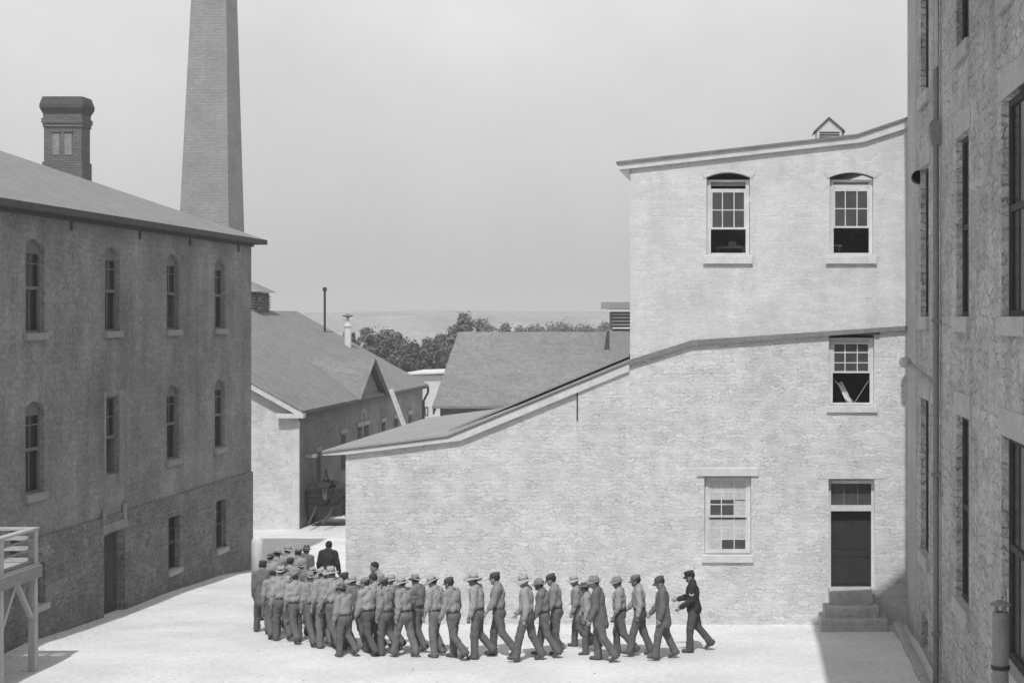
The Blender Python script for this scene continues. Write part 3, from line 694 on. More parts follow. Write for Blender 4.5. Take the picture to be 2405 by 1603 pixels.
# ------------------------------------------------------------------ right building
XR = 3.9
def right_building():
    root = thing('shaded_stone_building', 'rough stone building in shade along the right edge with deep window openings', 'building', (XR + 3, 30, 0))
    fl = [(2.2, 5.6), (7.4, 10.7), (12.3, 15.4)]
    holes = []; wins = []
    for (a, b) in ((34.5, 36.0), (28.25, 29.9), (22.4, 24.6), (16.6, 18.6)):
        for (z0, z1) in fl: holes.append(arch(a, b, z0, z1, 0)); wins.append((a, b, z0, z1))
    holes.append(arch(34.6, 35.9, .05, .85, 0))
    P = lambda u, v, w: (XR + .35 + w, u, v)
    holed_obj('wall', M_right, [(8, -.6), (38.9, -.6), (38.9, 17), (8, 17)], holes, .7, P, root)
    mb = MB(); mb.box(XR + .02, XR + 8, 38.2, 38.88, -.6, 17) ; mb.box(XR + 7.4, XR + 8, 8, 38.2, -.6, 17); mb.box(XR + .7, XR + 7.4, 8, 8.5, -.6, 17); mb.build('end_wall', M_right, root)
    mb = MB(); mb.box(XR - .012, XR + .05, 37.0, 38.93, -.5, 17); mb.build('corner_facing', M_rightsmooth, root)
    mb = MB()
    for z in (1.6, 6.6, 11.6): mb.box(XR + .7, XR + 7.4, 8.5, 38.2, z, z + .2)
    mb.box(XR + 2.5, XR + 2.6, 8.5, 38.2, 0, 17); mb.build('inner_floor', M_floor, root)
    for (a, b, z0, z1) in wins:
        f = MB(); Xf = XR + .11
        f.box(Xf, Xf + .1, a, a + .1, z0, z1); f.box(Xf, Xf + .1, b - .1, b, z0, z1); f.box(Xf, Xf + .1, a + .1, b - .1, z1 - .1, z1); f.box(Xf, Xf + .1, a + .1, b - .1, z0, z0 + .1)
        f.box(Xf + .01, Xf + .09, a + .1, b - .1, (z0 + z1) / 2 - .05, (z0 + z1) / 2 + .05)
        for c in (1, 2): yy = a + (b - a) * c / 3; f.box(Xf + .03, Xf + .06, yy - .015, yy + .015, z0 + .1, z1 - .1)
        wf = f.build('window', M_dark, root)
        g = MB(); g.box(Xf + .045, Xf + .05, a + .05, b - .05, z0 + .05, z1 - .05); g.build('pane', M_glass_dark, wf)
        s = MB(); s.box(XR - .08, XR + .11, a - .12, b + .12, z0 - .28, z0 + .01); s.build('sill', M_rightsmooth, wf, bevel=.015)
        s = MB(); s.box(XR - .015, XR + .1, a - .25, b + .25, z1 + .005, z1 + .42); s.build('lintel', M_rightsmooth, wf)
    # slab added out of view to cast the ground shadow, then the roof
    mb = MB(); zt = 14.9
    mb.prism([(1.4, 11.5), (1.4, 29.6), (2.6, 29.85), (3.88, 30.5), (3.88, 11.5)], 0, .3, 'y')
    vs = [(p[0], p[2], zt + p[1]) for p in mb.v]; mb.v = vs
    mb.build('shadow_slab', M_eave, root)
    mb = MB(); mb.slab((XR - .1, 8, 17.0), (XR - .1, 39, 17.0), (XR + 4, 39, 20), (XR + 4, 8, 20), .15); mb.slab((XR + 4, 8, 20), (XR + 4, 39, 20), (XR + 8, 39, 17), (XR + 8, 8, 17), .15); mb.build('roof', M_slate, root)
    # drainpipe with hopper
    mb = MB(); Yp = 32.3; mb.tube([(XR - .1, Yp, -.3), (XR - .1, Yp, 16.8)], .062, 14); dp = mb.build('drainpipe', M_pipe, root, smooth=False)
    mb = MB(); zh = wz(300, Yp)
    mb = MB()
    for zz in (1.0, 4.2, 7.3):
        mb = MB(); mb.box(XR - .19, XR - .001, Yp - .1, Yp + .1, zz, zz + .06); mb.build('pipe_strap', M_pipe, dp)
    mb = MB(); vs = []
    for (r, z) in ((.078, -.3), (.135, -.05), (.135, .12), (.09, .2)): vs += [(XR - .1 - r, Yp - r, zh + z), (XR - .1 + r, Yp - r, zh + z), (XR - .1 + r, Yp + r, zh + z), (XR - .1 - r, Yp + r, zh + z)]
    mb.add(vs, [(i * 4 + j, i * 4 + (j + 1) % 4, i * 4 + 4 + (j + 1) % 4, i * 4 + 4 + j) for i in range(3) for j in range(4)] + [(3, 2, 1, 0), (12, 13, 14, 15)]); mb.build('hopper', M_pipe, dp)
    mb = MB(); a = Vector((XR + .05, 33.0, wz(896, 33))); b = Vector((wx(2079, 33), 33.0, wz(832, 33)))
    mb.tube([a, b], .085, 14); mb.lathe([(0, -.12), (.1, -.09), (.13, 0), (.1, .09), (0, .12)], tuple(b), 14); mb.build('slanting_pipe', M_rightsmooth, root)
    # stovepipe elbow; a black disc inside stands in for the unlit bore
    Ys = 36.1; Xs = wx(2110, Ys); zs = wz(406, Ys)
    mb = MB(); mb.tube([(XR + .3, Ys + .35, zs), (Xs + .06, Ys + .35, zs), (Xs, Ys + .28, zs), (Xs, Ys, zs)], .145, 18, cap=False); el = mb.build('stovepipe', M_iron, root, smooth=True)
    mb = MB(); mb.tube([(Xs, Ys + .1, zs), (Xs, Ys + .12, zs)], .143, 18); mb.build('bore_disc', grey('bore_black', .006, bump=0), el)
right_building()

def vent_pipe():
    Y = 21.5; X = wx(2298, Y)
    root = thing('vent_pipe', 'metal vent pipe with an open conical cap in front of the shaded stone wall', 'vent pipe', (X, Y, 0))
    zt = wz(1381, Y); z1 = wz(1404, Y)
    mb = MB(); mb.lathe([(0, 0), (.11, 0), (.11, z1 - .02), (.1, z1), (.0, z1)], n=20); mb.build('pipe', M_pipe, root, local=True)
    mb = MB(); mb.lathe([(.0, z1 + .085), (.145, z1 + .09), (.14, z1 + .11), (.05, z1 + .15), (0, zt + .0)], n=20); mb.build('cap', M_pipe, root, local=True)
    mb = MB()
    for i in range(4):
        a = i * math.pi / 2 + .5; mb.box(.08 * math.cos(a) - .012, .08 * math.cos(a) + .012, .08 * math.sin(a) - .012, .08 * math.sin(a) + .012, z1 - .03, z1 + .1)
    mb.build('cap_strut', M_pipe, root, local=True)
    zc = wz(1530, Y); mb = MB(); mb.lathe([(.111, zc - .03), (.128, zc - .03), (.128, zc + .02), (.111, zc + .02)], n=20); mb.build('collar', M_iron, root, local=True)
vent_pipe()
mb = MB()
for i in range(16):
    y0 = 20.0 + i * 1.15; mb.box(3.5 + .01 * math.sin(i * 3.3), 3.66, y0, y0 + 1.13, -.4, .13 + .012 * math.sin(i * 1.7))
tag(mb.build('kerb', M_kerb, bevel=.02), 'low stone kerb along the foot of the shaded right hand wall', 'kerb')

# ------------------------------------------------------------------ stair landing at the left edge
def landing():
    Xa, Xb, Ya, Yb = -16.3, wx(76, 33.6), 28.6, 33.6
    root = thing('stair_landing', 'timber landing on braced posts with open railings at the left edge of the yard', 'landing', (Xb, Yb, 0))
    zd = wz(1296, 33.6); zr = wz(1212, 33.6); pw = .15
    for (x, y, zt) in ((Xb, Yb, zr - .04), (Xb, 32.05, zr - .04), (Xa, Yb, zr - .04), (Xb, 29.0, zr - .04), (Xa, 29.0, zr - .04)):
        mb = MB(); mb.box(x - pw / 2, x + pw / 2, y - pw / 2, y + pw / 2, -.2, zt); mb.build('post', M_wood, root, bevel=.008)
    mb = MB(); n = 26
    for i in range(n):
        a = Ya + (Yb + .08 - Ya) * i / n; mb.box(Xa - .02, Xb + .1, a, a + (Yb + .08 - Ya) / n - .012, zd - .0, zd + .045)
    mb.build('deck', M_wood, root)
    mb = MB(); mb.box(Xb + .08, Xb + .15, Ya, Yb + .1, zd - .26, zd - .005); mb.build('side_beam', M_wood2, root)
    mb = MB(); mb.box(Xa, Xb - .08, Yb - .05, Yb + .05, zd - .26, zd - .005); mb.build('end_beam', M_wood2, root)
    for (y0, y1) in ((32.83, 33.52), (32.75, 32.12), (29.8, 29.07), (31.2, 31.98)):
        mb = MB(); mb.bar((Xb, y0, zd - .27), (Xb, y1, zd - 1.1), .08, .09); mb.build('brace', M_wood, root)
    mb = MB(); mb.box(Xb - .09, Xb + .09, Ya, Yb + .1, zr - .04, zr + .01); mb.box(Xa, Xb - .09, Yb - .1, Yb + .1, zr - .04, zr + .01); mb.build('handrail', M_wood, root)
    for z in (zd + .1, zd + .34, zd + .56):
        mb = MB(); mb.box(Xa, Xb - .08, Yb - .035, Yb + .015, z - .045, z + .045); mb.build('rail', M_wood, root)
        mb = MB(); mb.box(Xb + .02, Xb + .06, Ya, Yb - .08, z - .02, z + .02); mb.build('rail', M_wood2, root)
    mb = MB(); xm = wx(30, 33.6); mb.box(xm - .06, xm + .06, Yb + .017, Yb + .09, zd + .05, zr - .04); mb.build('baluster', M_dark, root)
landing()

# white post beside the far corner of the grey building
def corner_post():
    Y = 51.0
    mb = MB(); x = wx(591, Y); r = .19
    g = gz(Y)
    mb.lathe([(0, g - .2), (r, g - .2), (r * 1.0, g + .9), (r * .92, g + 1.05), (r * .6, g + 1.16), (0, g + 1.2)], (x, Y, 0), 16)
    tag(mb.build('guard_post', M_white, smooth=True), 'rounded white guard stone at the far corner of the grey stuccoed building', 'guard stone')
corner_post()

# ------------------------------------------------------------------ trees
def tree(x, ytop, Y, w, label, mat, seed, leaves=1500, bare=.0):
    leaves = int(leaves * 2.0)
    rnd = random.Random(seed); X = wx(x, Y); zg = gz(Y); H = wz(ytop, Y) - zg; rw = w * K * Y / 2
    root = thing('tree', label, 'tree', (X, Y, zg), 'trees beyond the rooftops')
    mb = MB(); mb.tube([(0, 0, -.3), (.1, 0, H * .25), (0, .1, H * .55), (.15, 0, H * .9)], [.05 * H * .55, .022 * H, .014 * H, .004 * H], 8)
    ends = []
    for i in range(9):
        a = rnd.uniform(0, 6.28); h0 = H * rnd.uniform(.22, .6); L = rw * rnd.uniform(.55, 1.0)
        p0 = Vector((.08, 0, h0)); p1 = p0 + Vector((math.cos(a) * L * .5, math.sin(a) * L * .5, H * .1)); p2 = p0 + Vector((math.cos(a) * L, math.sin(a) * L, H * rnd.uniform(.16, .32)))
        mb.tube([p0, p1, p2], [.011 * H, .007 * H, .002 * H], 6); ends.append(p2)
    mb.build('trunk', M_bark, root, smooth=True, local=True)
    # clumps of leaves spread through the crown
    clumps = []
    for i in range(85):
        u = rnd.random(); z = H * (.12 + .84 * u); prof = math.sin(math.pi * min(1, max(0, (u * .86 + .14)))) ** .6
        a = rnd.uniform(0, 6.28); rr = rw * prof * math.sqrt(rnd.uniform(.05, 1)) * .9
        clumps.append((Vector((rr * math.cos(a), rr * math.sin(a), z)), rw * rnd.uniform(.10, .28)))
    for e in ends: clumps.append((e, rw * rnd.uniform(.2, .3)))
    vs = []; fs = []
    for i in range(leaves):
        c, r = rnd.choice(clumps)
        d = Vector((rnd.gauss(0, 1), rnd.gauss(0, 1), rnd.gauss(0, .8))); d = d * r * .62
        p = c + d; s = rnd.uniform(.08, .20) * (1 + max(0, Y - 150) / 150)
        n = (d.normalized() + Vector((rnd.uniform(-1, 1), rnd.uniform(-1, 1), rnd.uniform(-.3, 1.2)))).normalized()
        t = n.cross(Vector((0, 0, 1)));
        if t.length < .1: t = Vector((1, 0, 0))
        t = t.normalized(); b = n.cross(t); a = rnd.uniform(0, 6.28); t, b = t * math.cos(a) + b * math.sin(a), b * math.cos(a) - t * math.sin(a)
        o = len(vs); vs += [p - t * s, p - b * s * .55, p + t * s, p + b * s * .55 + n * s * .2]; fs.append((o, o + 1, o + 2, o + 3))
    m = MB(); m.v = [tuple(v) for v in vs]; m.f = fs
    me = bpy.data.meshes.new('crown'); me.from_pydata(m.v, [], m.f); me.materials.append(mat); o = link('crown', me, root, local=True)
TREES = [
 (800, 757, 128, 74, 'dark bushy tree directly behind the white flue', 1, 3000),
 (842, 748, 132, 84, 'tall rounded tree just right of the white flue', 1, 4200),
 (884, 752, 134, 88, 'broad tree between the white flue and the barn roof', 1, 4200),
 (915, 760, 140, 76, 'mid grey tree sloping down towards the dip in the tree line', 1, 3600),
 (948, 783, 130, 84, 'low dark tree in the dip of the tree line above the white outbuilding', 0, 4600),
 (985, 777, 126, 78, 'dense dark tree directly above the white outbuilding', 0, 4600),
 (1012, 762, 128, 76, 'tree pressed against the left slope of the barn roof', 1, 4200),
 (1038, 745, 136, 66, 'paler tree peeping over the left end of the barn ridge', 2, 3600),
 (1067, 714, 142, 84, 'tallest tree, round topped, over the left end of the barn ridge', 1, 5200),
 (1160, 738, 150, 74, 'thin sparse treetop standing above the middle of the barn ridge', 1, 1300),
 (1196, 744, 155, 70, 'small wispy treetop just right of the sparse one on the ridge', 1, 1000),
 (1228, 747, 250, 110, 'faint low treetop above the barn ridge right of the wispy one', 1, 2600),
 (1290, 744, 270, 140, 'faint broad treetop above the barn ridge left of its ventilator', 1, 3200),
 (1345, 749, 255, 110, 'pale low treetop between the broad one and the barn ventilator', 1, 2600),
 (1395, 745, 265, 120, 'faint treetop next to the barn ventilator', 1, 2800),
 (1115, 744, 240, 90, 'low pale treetop in the notch right of the tallest tree', 1, 3200),
]
for i, (x, y, Y, w, lab, mi, nl) in enumerate(TREES): tree(x, y, Y, w, lab, M_leaf[mi], 100 + i, nl)

def wires():
    a = Vector((-25.6, 86.3, 9.0)); 
    for (q, lab) in ((Vector((-4.2, 65.7, 7.9)), 'thin upper wire from the louvred cupola to the barn ventilator'),):
        pts = [a.lerp(q, i / 16) - Vector((0, 0, 1.1 * 4 * (i / 16) * (1 - i / 16))) for i in range(17)]
        mb = MB(); mb.tube(pts, .014, 5); tag(mb.build('wire', M_iron), lab, 'wire')

# ------------------------------------------------------------------ people: smooth-blended volumes turned into one skin
class Vol:
    def __init__(s, lo, hi, h):
        s.h = h; s.lo = np.array(lo, float); n = np.ceil((np.array(hi) - s.lo) / h).astype(int) + 1
        s.n = n; s.F = np.ones(n, np.float32)
        s.ax = [(s.lo[i] + h * np.arange(n[i])).astype(np.float32) for i in range(3)]
    def win(s, lo, hi):
        a = np.maximum(np.floor((np.array(lo) - s.lo) / s.h).astype(int), 0); b = np.minimum(np.ceil((np.array(hi) - s.lo) / s.h).astype(int) + 1, s.n)
        sl = tuple(slice(int(a[i]), int(max(b[i], a[i]))) for i in range(3))
        return sl, s.ax[0][sl[0]][:, None, None], s.ax[1][sl[1]][None, :, None], s.ax[2][sl[2]][None, None, :]
    def blend(s, sl, d, k, sub=False):
        Fo = s.F[sl]
        if sub: d = -d; hh = np.clip(.5 - .5 * (Fo - d) / k, 0, 1); s.F[sl] = Fo * (1 - hh) + d * hh + k * hh * (1 - hh)
        else: hh = np.clip(.5 + .5 * (Fo - d) / k, 0, 1); s.F[sl] = Fo * (1 - hh) + d * hh - k * hh * (1 - hh)
    def cap(s, a, b, ra, rb, k=.02, flat=None, sub=False):
        a = np.array(a, float); b = np.array(b, float); m = max(ra, rb) + k + 3 * s.h
        sl, X, Y, Z = s.win(np.minimum(a, b) - m, np.maximum(a, b) + m)
        if s.F[sl].size == 0: return
        ba = b - a; L2 = max(float(ba @ ba), 1e-9)
        px, py, pz = X - a[0], Y - a[1], Z - a[2]
        t = np.clip((px * ba[0] + py * ba[1] + pz * ba[2]) / L2, 0, 1)
        dx, dy, dz = px - ba[0] * t, py - ba[1] * t, pz - ba[2] * t
        if flat is not None:
            n, f = flat; c = (dx * n[0] + dy * n[1] + dz * n[2]) * (1 / f - 1); dx, dy, dz = dx + c * n[0], dy + c * n[1], dz + c * n[2]
        d = np.sqrt(dx * dx + dy * dy + dz * dz) - (ra + (rb - ra) * t)
        s.blend(sl, d.astype(np.float32), k, sub)
    def ell(s, c, r, M=None, k=.02, sub=False):
        c = np.array(c, float); m = max(r) + k + 3 * s.h; sl, X, Y, Z = s.win(c - m, c + m)
        if s.F[sl].size == 0: return
        px, py, pz = X - c[0], Y - c[1], Z - c[2]
        if M is not None:
            q = [px * M[0][i] + py * M[1][i] + pz * M[2][i] for i in range(3)]
        else: q = [px, py, pz]
        d = (np.sqrt((q[0] / r[0]) ** 2 + (q[1] / r[1]) ** 2 + (q[2] / r[2]) ** 2) - 1) * min(r)
        s.blend(sl, d.astype(np.float32), k, sub)
    def folds(s, amp, seed):
        rs = np.random.RandomState(seed); X, Y, Z = s.ax[0][:, None, None], s.ax[1][None, :, None], s.ax[2][None, None, :]
        g = np.zeros(s.n, np.float32)
        for i in range(7):
            k = rs.normal(0, 1, 3); k /= np.linalg.norm(k); k *= rs.uniform(36, 85); k[2] *= .4
            w = np.sin(.5 * (k[0] * X + k[1] * Y + k[2] * Z) + rs.uniform(0, 6.28) + 1.1 * np.sin(8 * Z + 7 * X + i) + .5 * np.sin(17 * Y - 11 * Z + 2 * i)).astype(np.float32)
            g += (1 - np.abs(w)) ** 2 * 2 - .55          # narrow creases between flat cloth
        s.F += amp * g / 2.4
    def cut_below(s, z0):
        s.F = np.maximum(s.F, (z0 - s.ax[2])[None, None, :].astype(np.float32))
    def mesh(s, name, mat):
        Fv = s.F; ins = Fv < 0
        n = s.n
        c = ins[:-1, :-1, :-1].astype(np.int8)
        tot = np.zeros(np.array(n) - 1, np.int8)
        offs = [(i, j, k) for i in (0, 1) for j in (0, 1) for k in (0, 1)]
        for (i, j, k) in offs: tot += ins[i:n[0] - 1 + i, j:n[1] - 1 + j, k:n[2] - 1 + k]
        act = np.argwhere((tot > 0) & (tot < 8))
        idx = -np.ones(np.array(n) - 1, np.int32); idx[act[:, 0], act[:, 1], act[:, 2]] = np.arange(len(act))
        val = {o: Fv[act[:, 0] + o[0], act[:, 1] + o[1], act[:, 2] + o[2]] for o in offs}
        acc = np.zeros((len(act), 3)); cnt = np.zeros(len(act))
        for o in offs:
            for a in range(3):
                if o[a] == 0:
                    q = list(o); q[a] = 1; q = tuple(q); f0, f1 = val[o], val[q]; m = (f0 < 0) != (f1 < 0)
                    t = np.where(m, f0 / np.where(m, f0 - f1, 1), 0); p = np.tile(np.array(o, float), (len(act), 1)); p[:, a] = t
                    acc[m] += p[m]; cnt[m] += 1
        V = s.lo + s.h * (act + acc / cnt[:, None])
        quads = []
        for a in range(3):
            b, c_ = (a + 1) % 3, (a + 2) % 3
            sl0 = [slice(None)] * 3; sl1 = [slice(None)] * 3; sl0[a] = slice(0, -1); sl1[a] = slice(1, None)
            e = np.argwhere(ins[tuple(sl0)] != ins[tuple(sl1)])
            ok = (e[:, b] > 0) & (e[:, c_] > 0) & (e[:, b] < n[b] - 1) & (e[:, c_] < n[c_] - 1); e = e[ok]
            flip = ins[e[:, 0], e[:, 1], e[:, 2]]
            def cell(db, dc):
                q = e.copy(); q[:, b] -= db; q[:, c_] -= dc; return idx[q[:, 0], q[:, 1], q[:, 2]]
            Q = np.stack([cell(1, 1), cell(0, 1), cell(0, 0), cell(1, 0)], 1); Q[~flip] = Q[~flip][:, ::-1]; quads.append(Q)
        Q = np.concatenate(quads); Q = Q[(Q >= 0).all(1)]
        me = bpy.data.meshes.new(name)
        me.vertices.add(len(V)); me.vertices.foreach_set('co', V.astype(np.float32).ravel())
        me.loops.add(Q.size); me.loops.foreach_set('vertex_index', Q.ravel().astype(np.int32))
        me.polygons.add(len(Q)); me.polygons.foreach_set('loop_start', np.arange(0, Q.size, 4, dtype=np.int32)); me.polygons.foreach_set('loop_total', np.full(len(Q), 4, np.int32))
        me.update(calc_edges=True); me.materials.append(mat); me.shade_smooth()
        return me

M_skin = [grey('skin_light', .27, var=.1, bump=0, rough=.6), grey('skin_mid', .16, var=.1, bump=0, rough=.6), grey('skin_dark', .08, var=.1, bump=0, rough=.55)]
M_hair = grey('dark_hair', .022, var=.3, scale=40, fine=120, rough=.7)
M_eye = grey('eye', .03, bump=0, rough=.3)
def cloth(n, v): return grey(n, v, var=.16, scale=6, fine=60, fvar=.14, bump=.12, bdist=.004)
M_shirt = [cloth('shirt_%s' % n, v) for n, v in (('pale', .30), ('grey', .225), ('blue', .175), ('worn', .26))]
M_trous = [cloth('trousers_%s' % n, v) for n, v in (('grey', .115), ('dark', .08), ('faded', .15))]
M_coat = cloth('coat_grey', .13); M_uniform = cloth('uniform_dark', .032)
M_straw = grey('straw', .33, var=.2, scale=12, fine=80, fvar=.2); M_felt = grey('felt_mid', .22, var=.2, scale=8); M_feltd = grey('felt_dark', .07, var=.2, scale=8)
M_capm = [grey('cap_grey', .14, var=.25, scale=14), grey('cap_dark', .07, var=.25, scale=14), grey('cap_mid', .20, var=.2, scale=14)]
M_leather = grey('leather', .035, var=.3, scale=8, rough=.6); M_shoe = grey('shoe_leather', .075, var=.3, scale=8, rough=.7)

def rx(a): return np.array([[1, 0, 0], [0, math.cos(a), -math.sin(a)], [0, math.sin(a), math.cos(a)]])
def rzm(a): return np.array([[math.cos(a), -math.sin(a), 0], [math.sin(a), math.cos(a), 0], [0, 0, 1]])
def rym(a): return np.array([[math.cos(a), 0, math.sin(a)], [0, 1, 0], [-math.sin(a), 0, math.cos(a)]])
GAITS = [((16, 6, 8), (-10, 14, -24)), ((12, 9, 4), (-14, 24, -34)), ((7, 5, 0), (2, 42, -32)), ((9, 5, 2), (-8, 30, -36)), ((-2, 4, 0), (15, 38, 0)), ((14, 4, 10), (-12, 20, -30))]
# shared head-space meshes
def shoe_mesh():
    v = Vol((-.08, -.14, -.02), (.08, .24, .16), .008)
    v.cap((0, -.05, .035), (0, .14, .03), .040, .038, .02); v.cap((0, -.05, .04), (0, -.03, .11), .042, .045, .02); v.cap((0, .02, .05), (0, .1, .035), .042, .038, .02)
    v.cut_below(0.0); return v.mesh('shoe', M_shoe)
def hair_mesh():
    v = Vol((-.12, -.14, -.12), (.12, .13, .15), .007)
    v.ell((0, -.012, .03), (.083, .104, .097)); 
    X, Y, Z = v.ax[0][:, None, None], v.ax[1][None, :, None], v.ax[2][None, None, :]
    v.F = np.maximum(v.F, (Y * .85 - Z * .75 - .004).astype(np.float32)); v.F = np.maximum(v.F, (-.075 - Z + .0 * Y).astype(np.float32)); return v.mesh('hair', M_hair)
def hat_mesh(kind, seed):
    rnd = random.Random(seed); n = 32; mb = MB()
    if kind == 'straw':
        B = .165 + rnd.uniform(-.01, .012); prof = [(.082, .03), (B * .75, .035), (B, .022), (B, .028), (B * .75, .042), (.094, .045), (.09, .09), (.082, .13), (.05, .142), (.0, .132)]
    elif kind == 'felt':
        B = .15 + rnd.uniform(-.012, .012); prof = [(.082, .03), (B * .8, .03), (B, .04), (B, .046), (B * .8, .038), (.094, .045), (.09, .1), (.075, .135), (.035, .13), (.0, .115)]
    mb.lathe(prof, n=n, sx=.96, sy=1.1)
    vs = []
    ph = rnd.uniform(0, 6)
    for (x, y, z) in mb.v:
        r = math.hypot(x, y); a = math.atan2(y, x); w = max(0, (r - .1) / .06)
        z += w * (-.012 + .022 * math.sin(2 * a + ph) + .010 * math.sin(3 * a + 2 * ph)); z += (.014 * math.sin(2 * a + ph) + .008 * math.sin(3 * a)) * (z > .11); x *= 1 - .12 * (z > .08)
        vs.append((x, y, z))
    mb.v = vs
    return mb.mesh('hat', M_straw, smooth=True)
def hat_band_mesh():
    mb = MB(); mb.lathe([(.0955, .046), (.0975, .05), (.094, .078), (.0915, .08)], n=32, sx=.96, sy=1.1); return mb.mesh('hat_band', M_felt, smooth=True)
def cap_mesh(seed, kepi=False):
    rnd = random.Random(seed); mb = MB()
    if kepi: prof = [(.083, .03), (.088, .03), (.09, .06), (.098, .105), (.096, .115), (.0, .118)]
    else: prof = [(.084, .03), (.089, .035), (.096, .07), (.098, .098), (.08, .12), (.045, .133), (.0, .134)]
    mb.lathe(prof, n=28, sx=.95, sy=1.12)
    n = 10; vs = []; fs = []
    for i in range(n + 1):
        a = math.pi * (.14 + .72 * i / n); c, s_ = math.cos(a), math.sin(a)
        for (r, z) in ((.088, .038), (.145 if not kepi else .14, .018), (.145 if not kepi else .14, .012), (.088, .030)):
            vs.append((r * c * .86, r * s_ * 1.12, z - .012 * s_ * (r > .1)))
    for i in range(n):
        for j in range(4): fs.append((i * 4 + j, i * 4 + (j + 1) % 4, i * 4 + 4 + (j + 1) % 4, i * 4 + 4 + j))
    mb.add(vs, fs)
    if not kepi: mb.v = [(x + .012 * (z - .03) / .1 * math.sin(seed), y - .02 * (z > .09), z + .006 * math.sin(9 * x + seed)) for (x, y, z) in mb.v]
    return mb.mesh('cap', M_capm[0], smooth=True)
def eye_mesh():
    mb = MB(); mb.lathe([(0, -.011), (.008, -.008), (.011, 0), (.008, .008), (0, .011)], n=10); return mb.mesh('eye', M_eye, smooth=True)
def collar_mesh():
    mb = MB(); mb.lathe([(.060, .022), (.066, .026), (.078, -.012), (.086, -.02), (.08, -.03), (.064, -.02)], n=20, sx=1.0, sy=1.05); return mb.mesh('collar', M_shirt[0], smooth=True)
def belt_mesh():
    mb = MB(); mb.lathe([(.150, -.024), (.166, -.024), (.167, .016), (.150, .016)], n=32, sx=1.0, sy=.82); return mb.mesh('belt', M_leather, smooth=False)

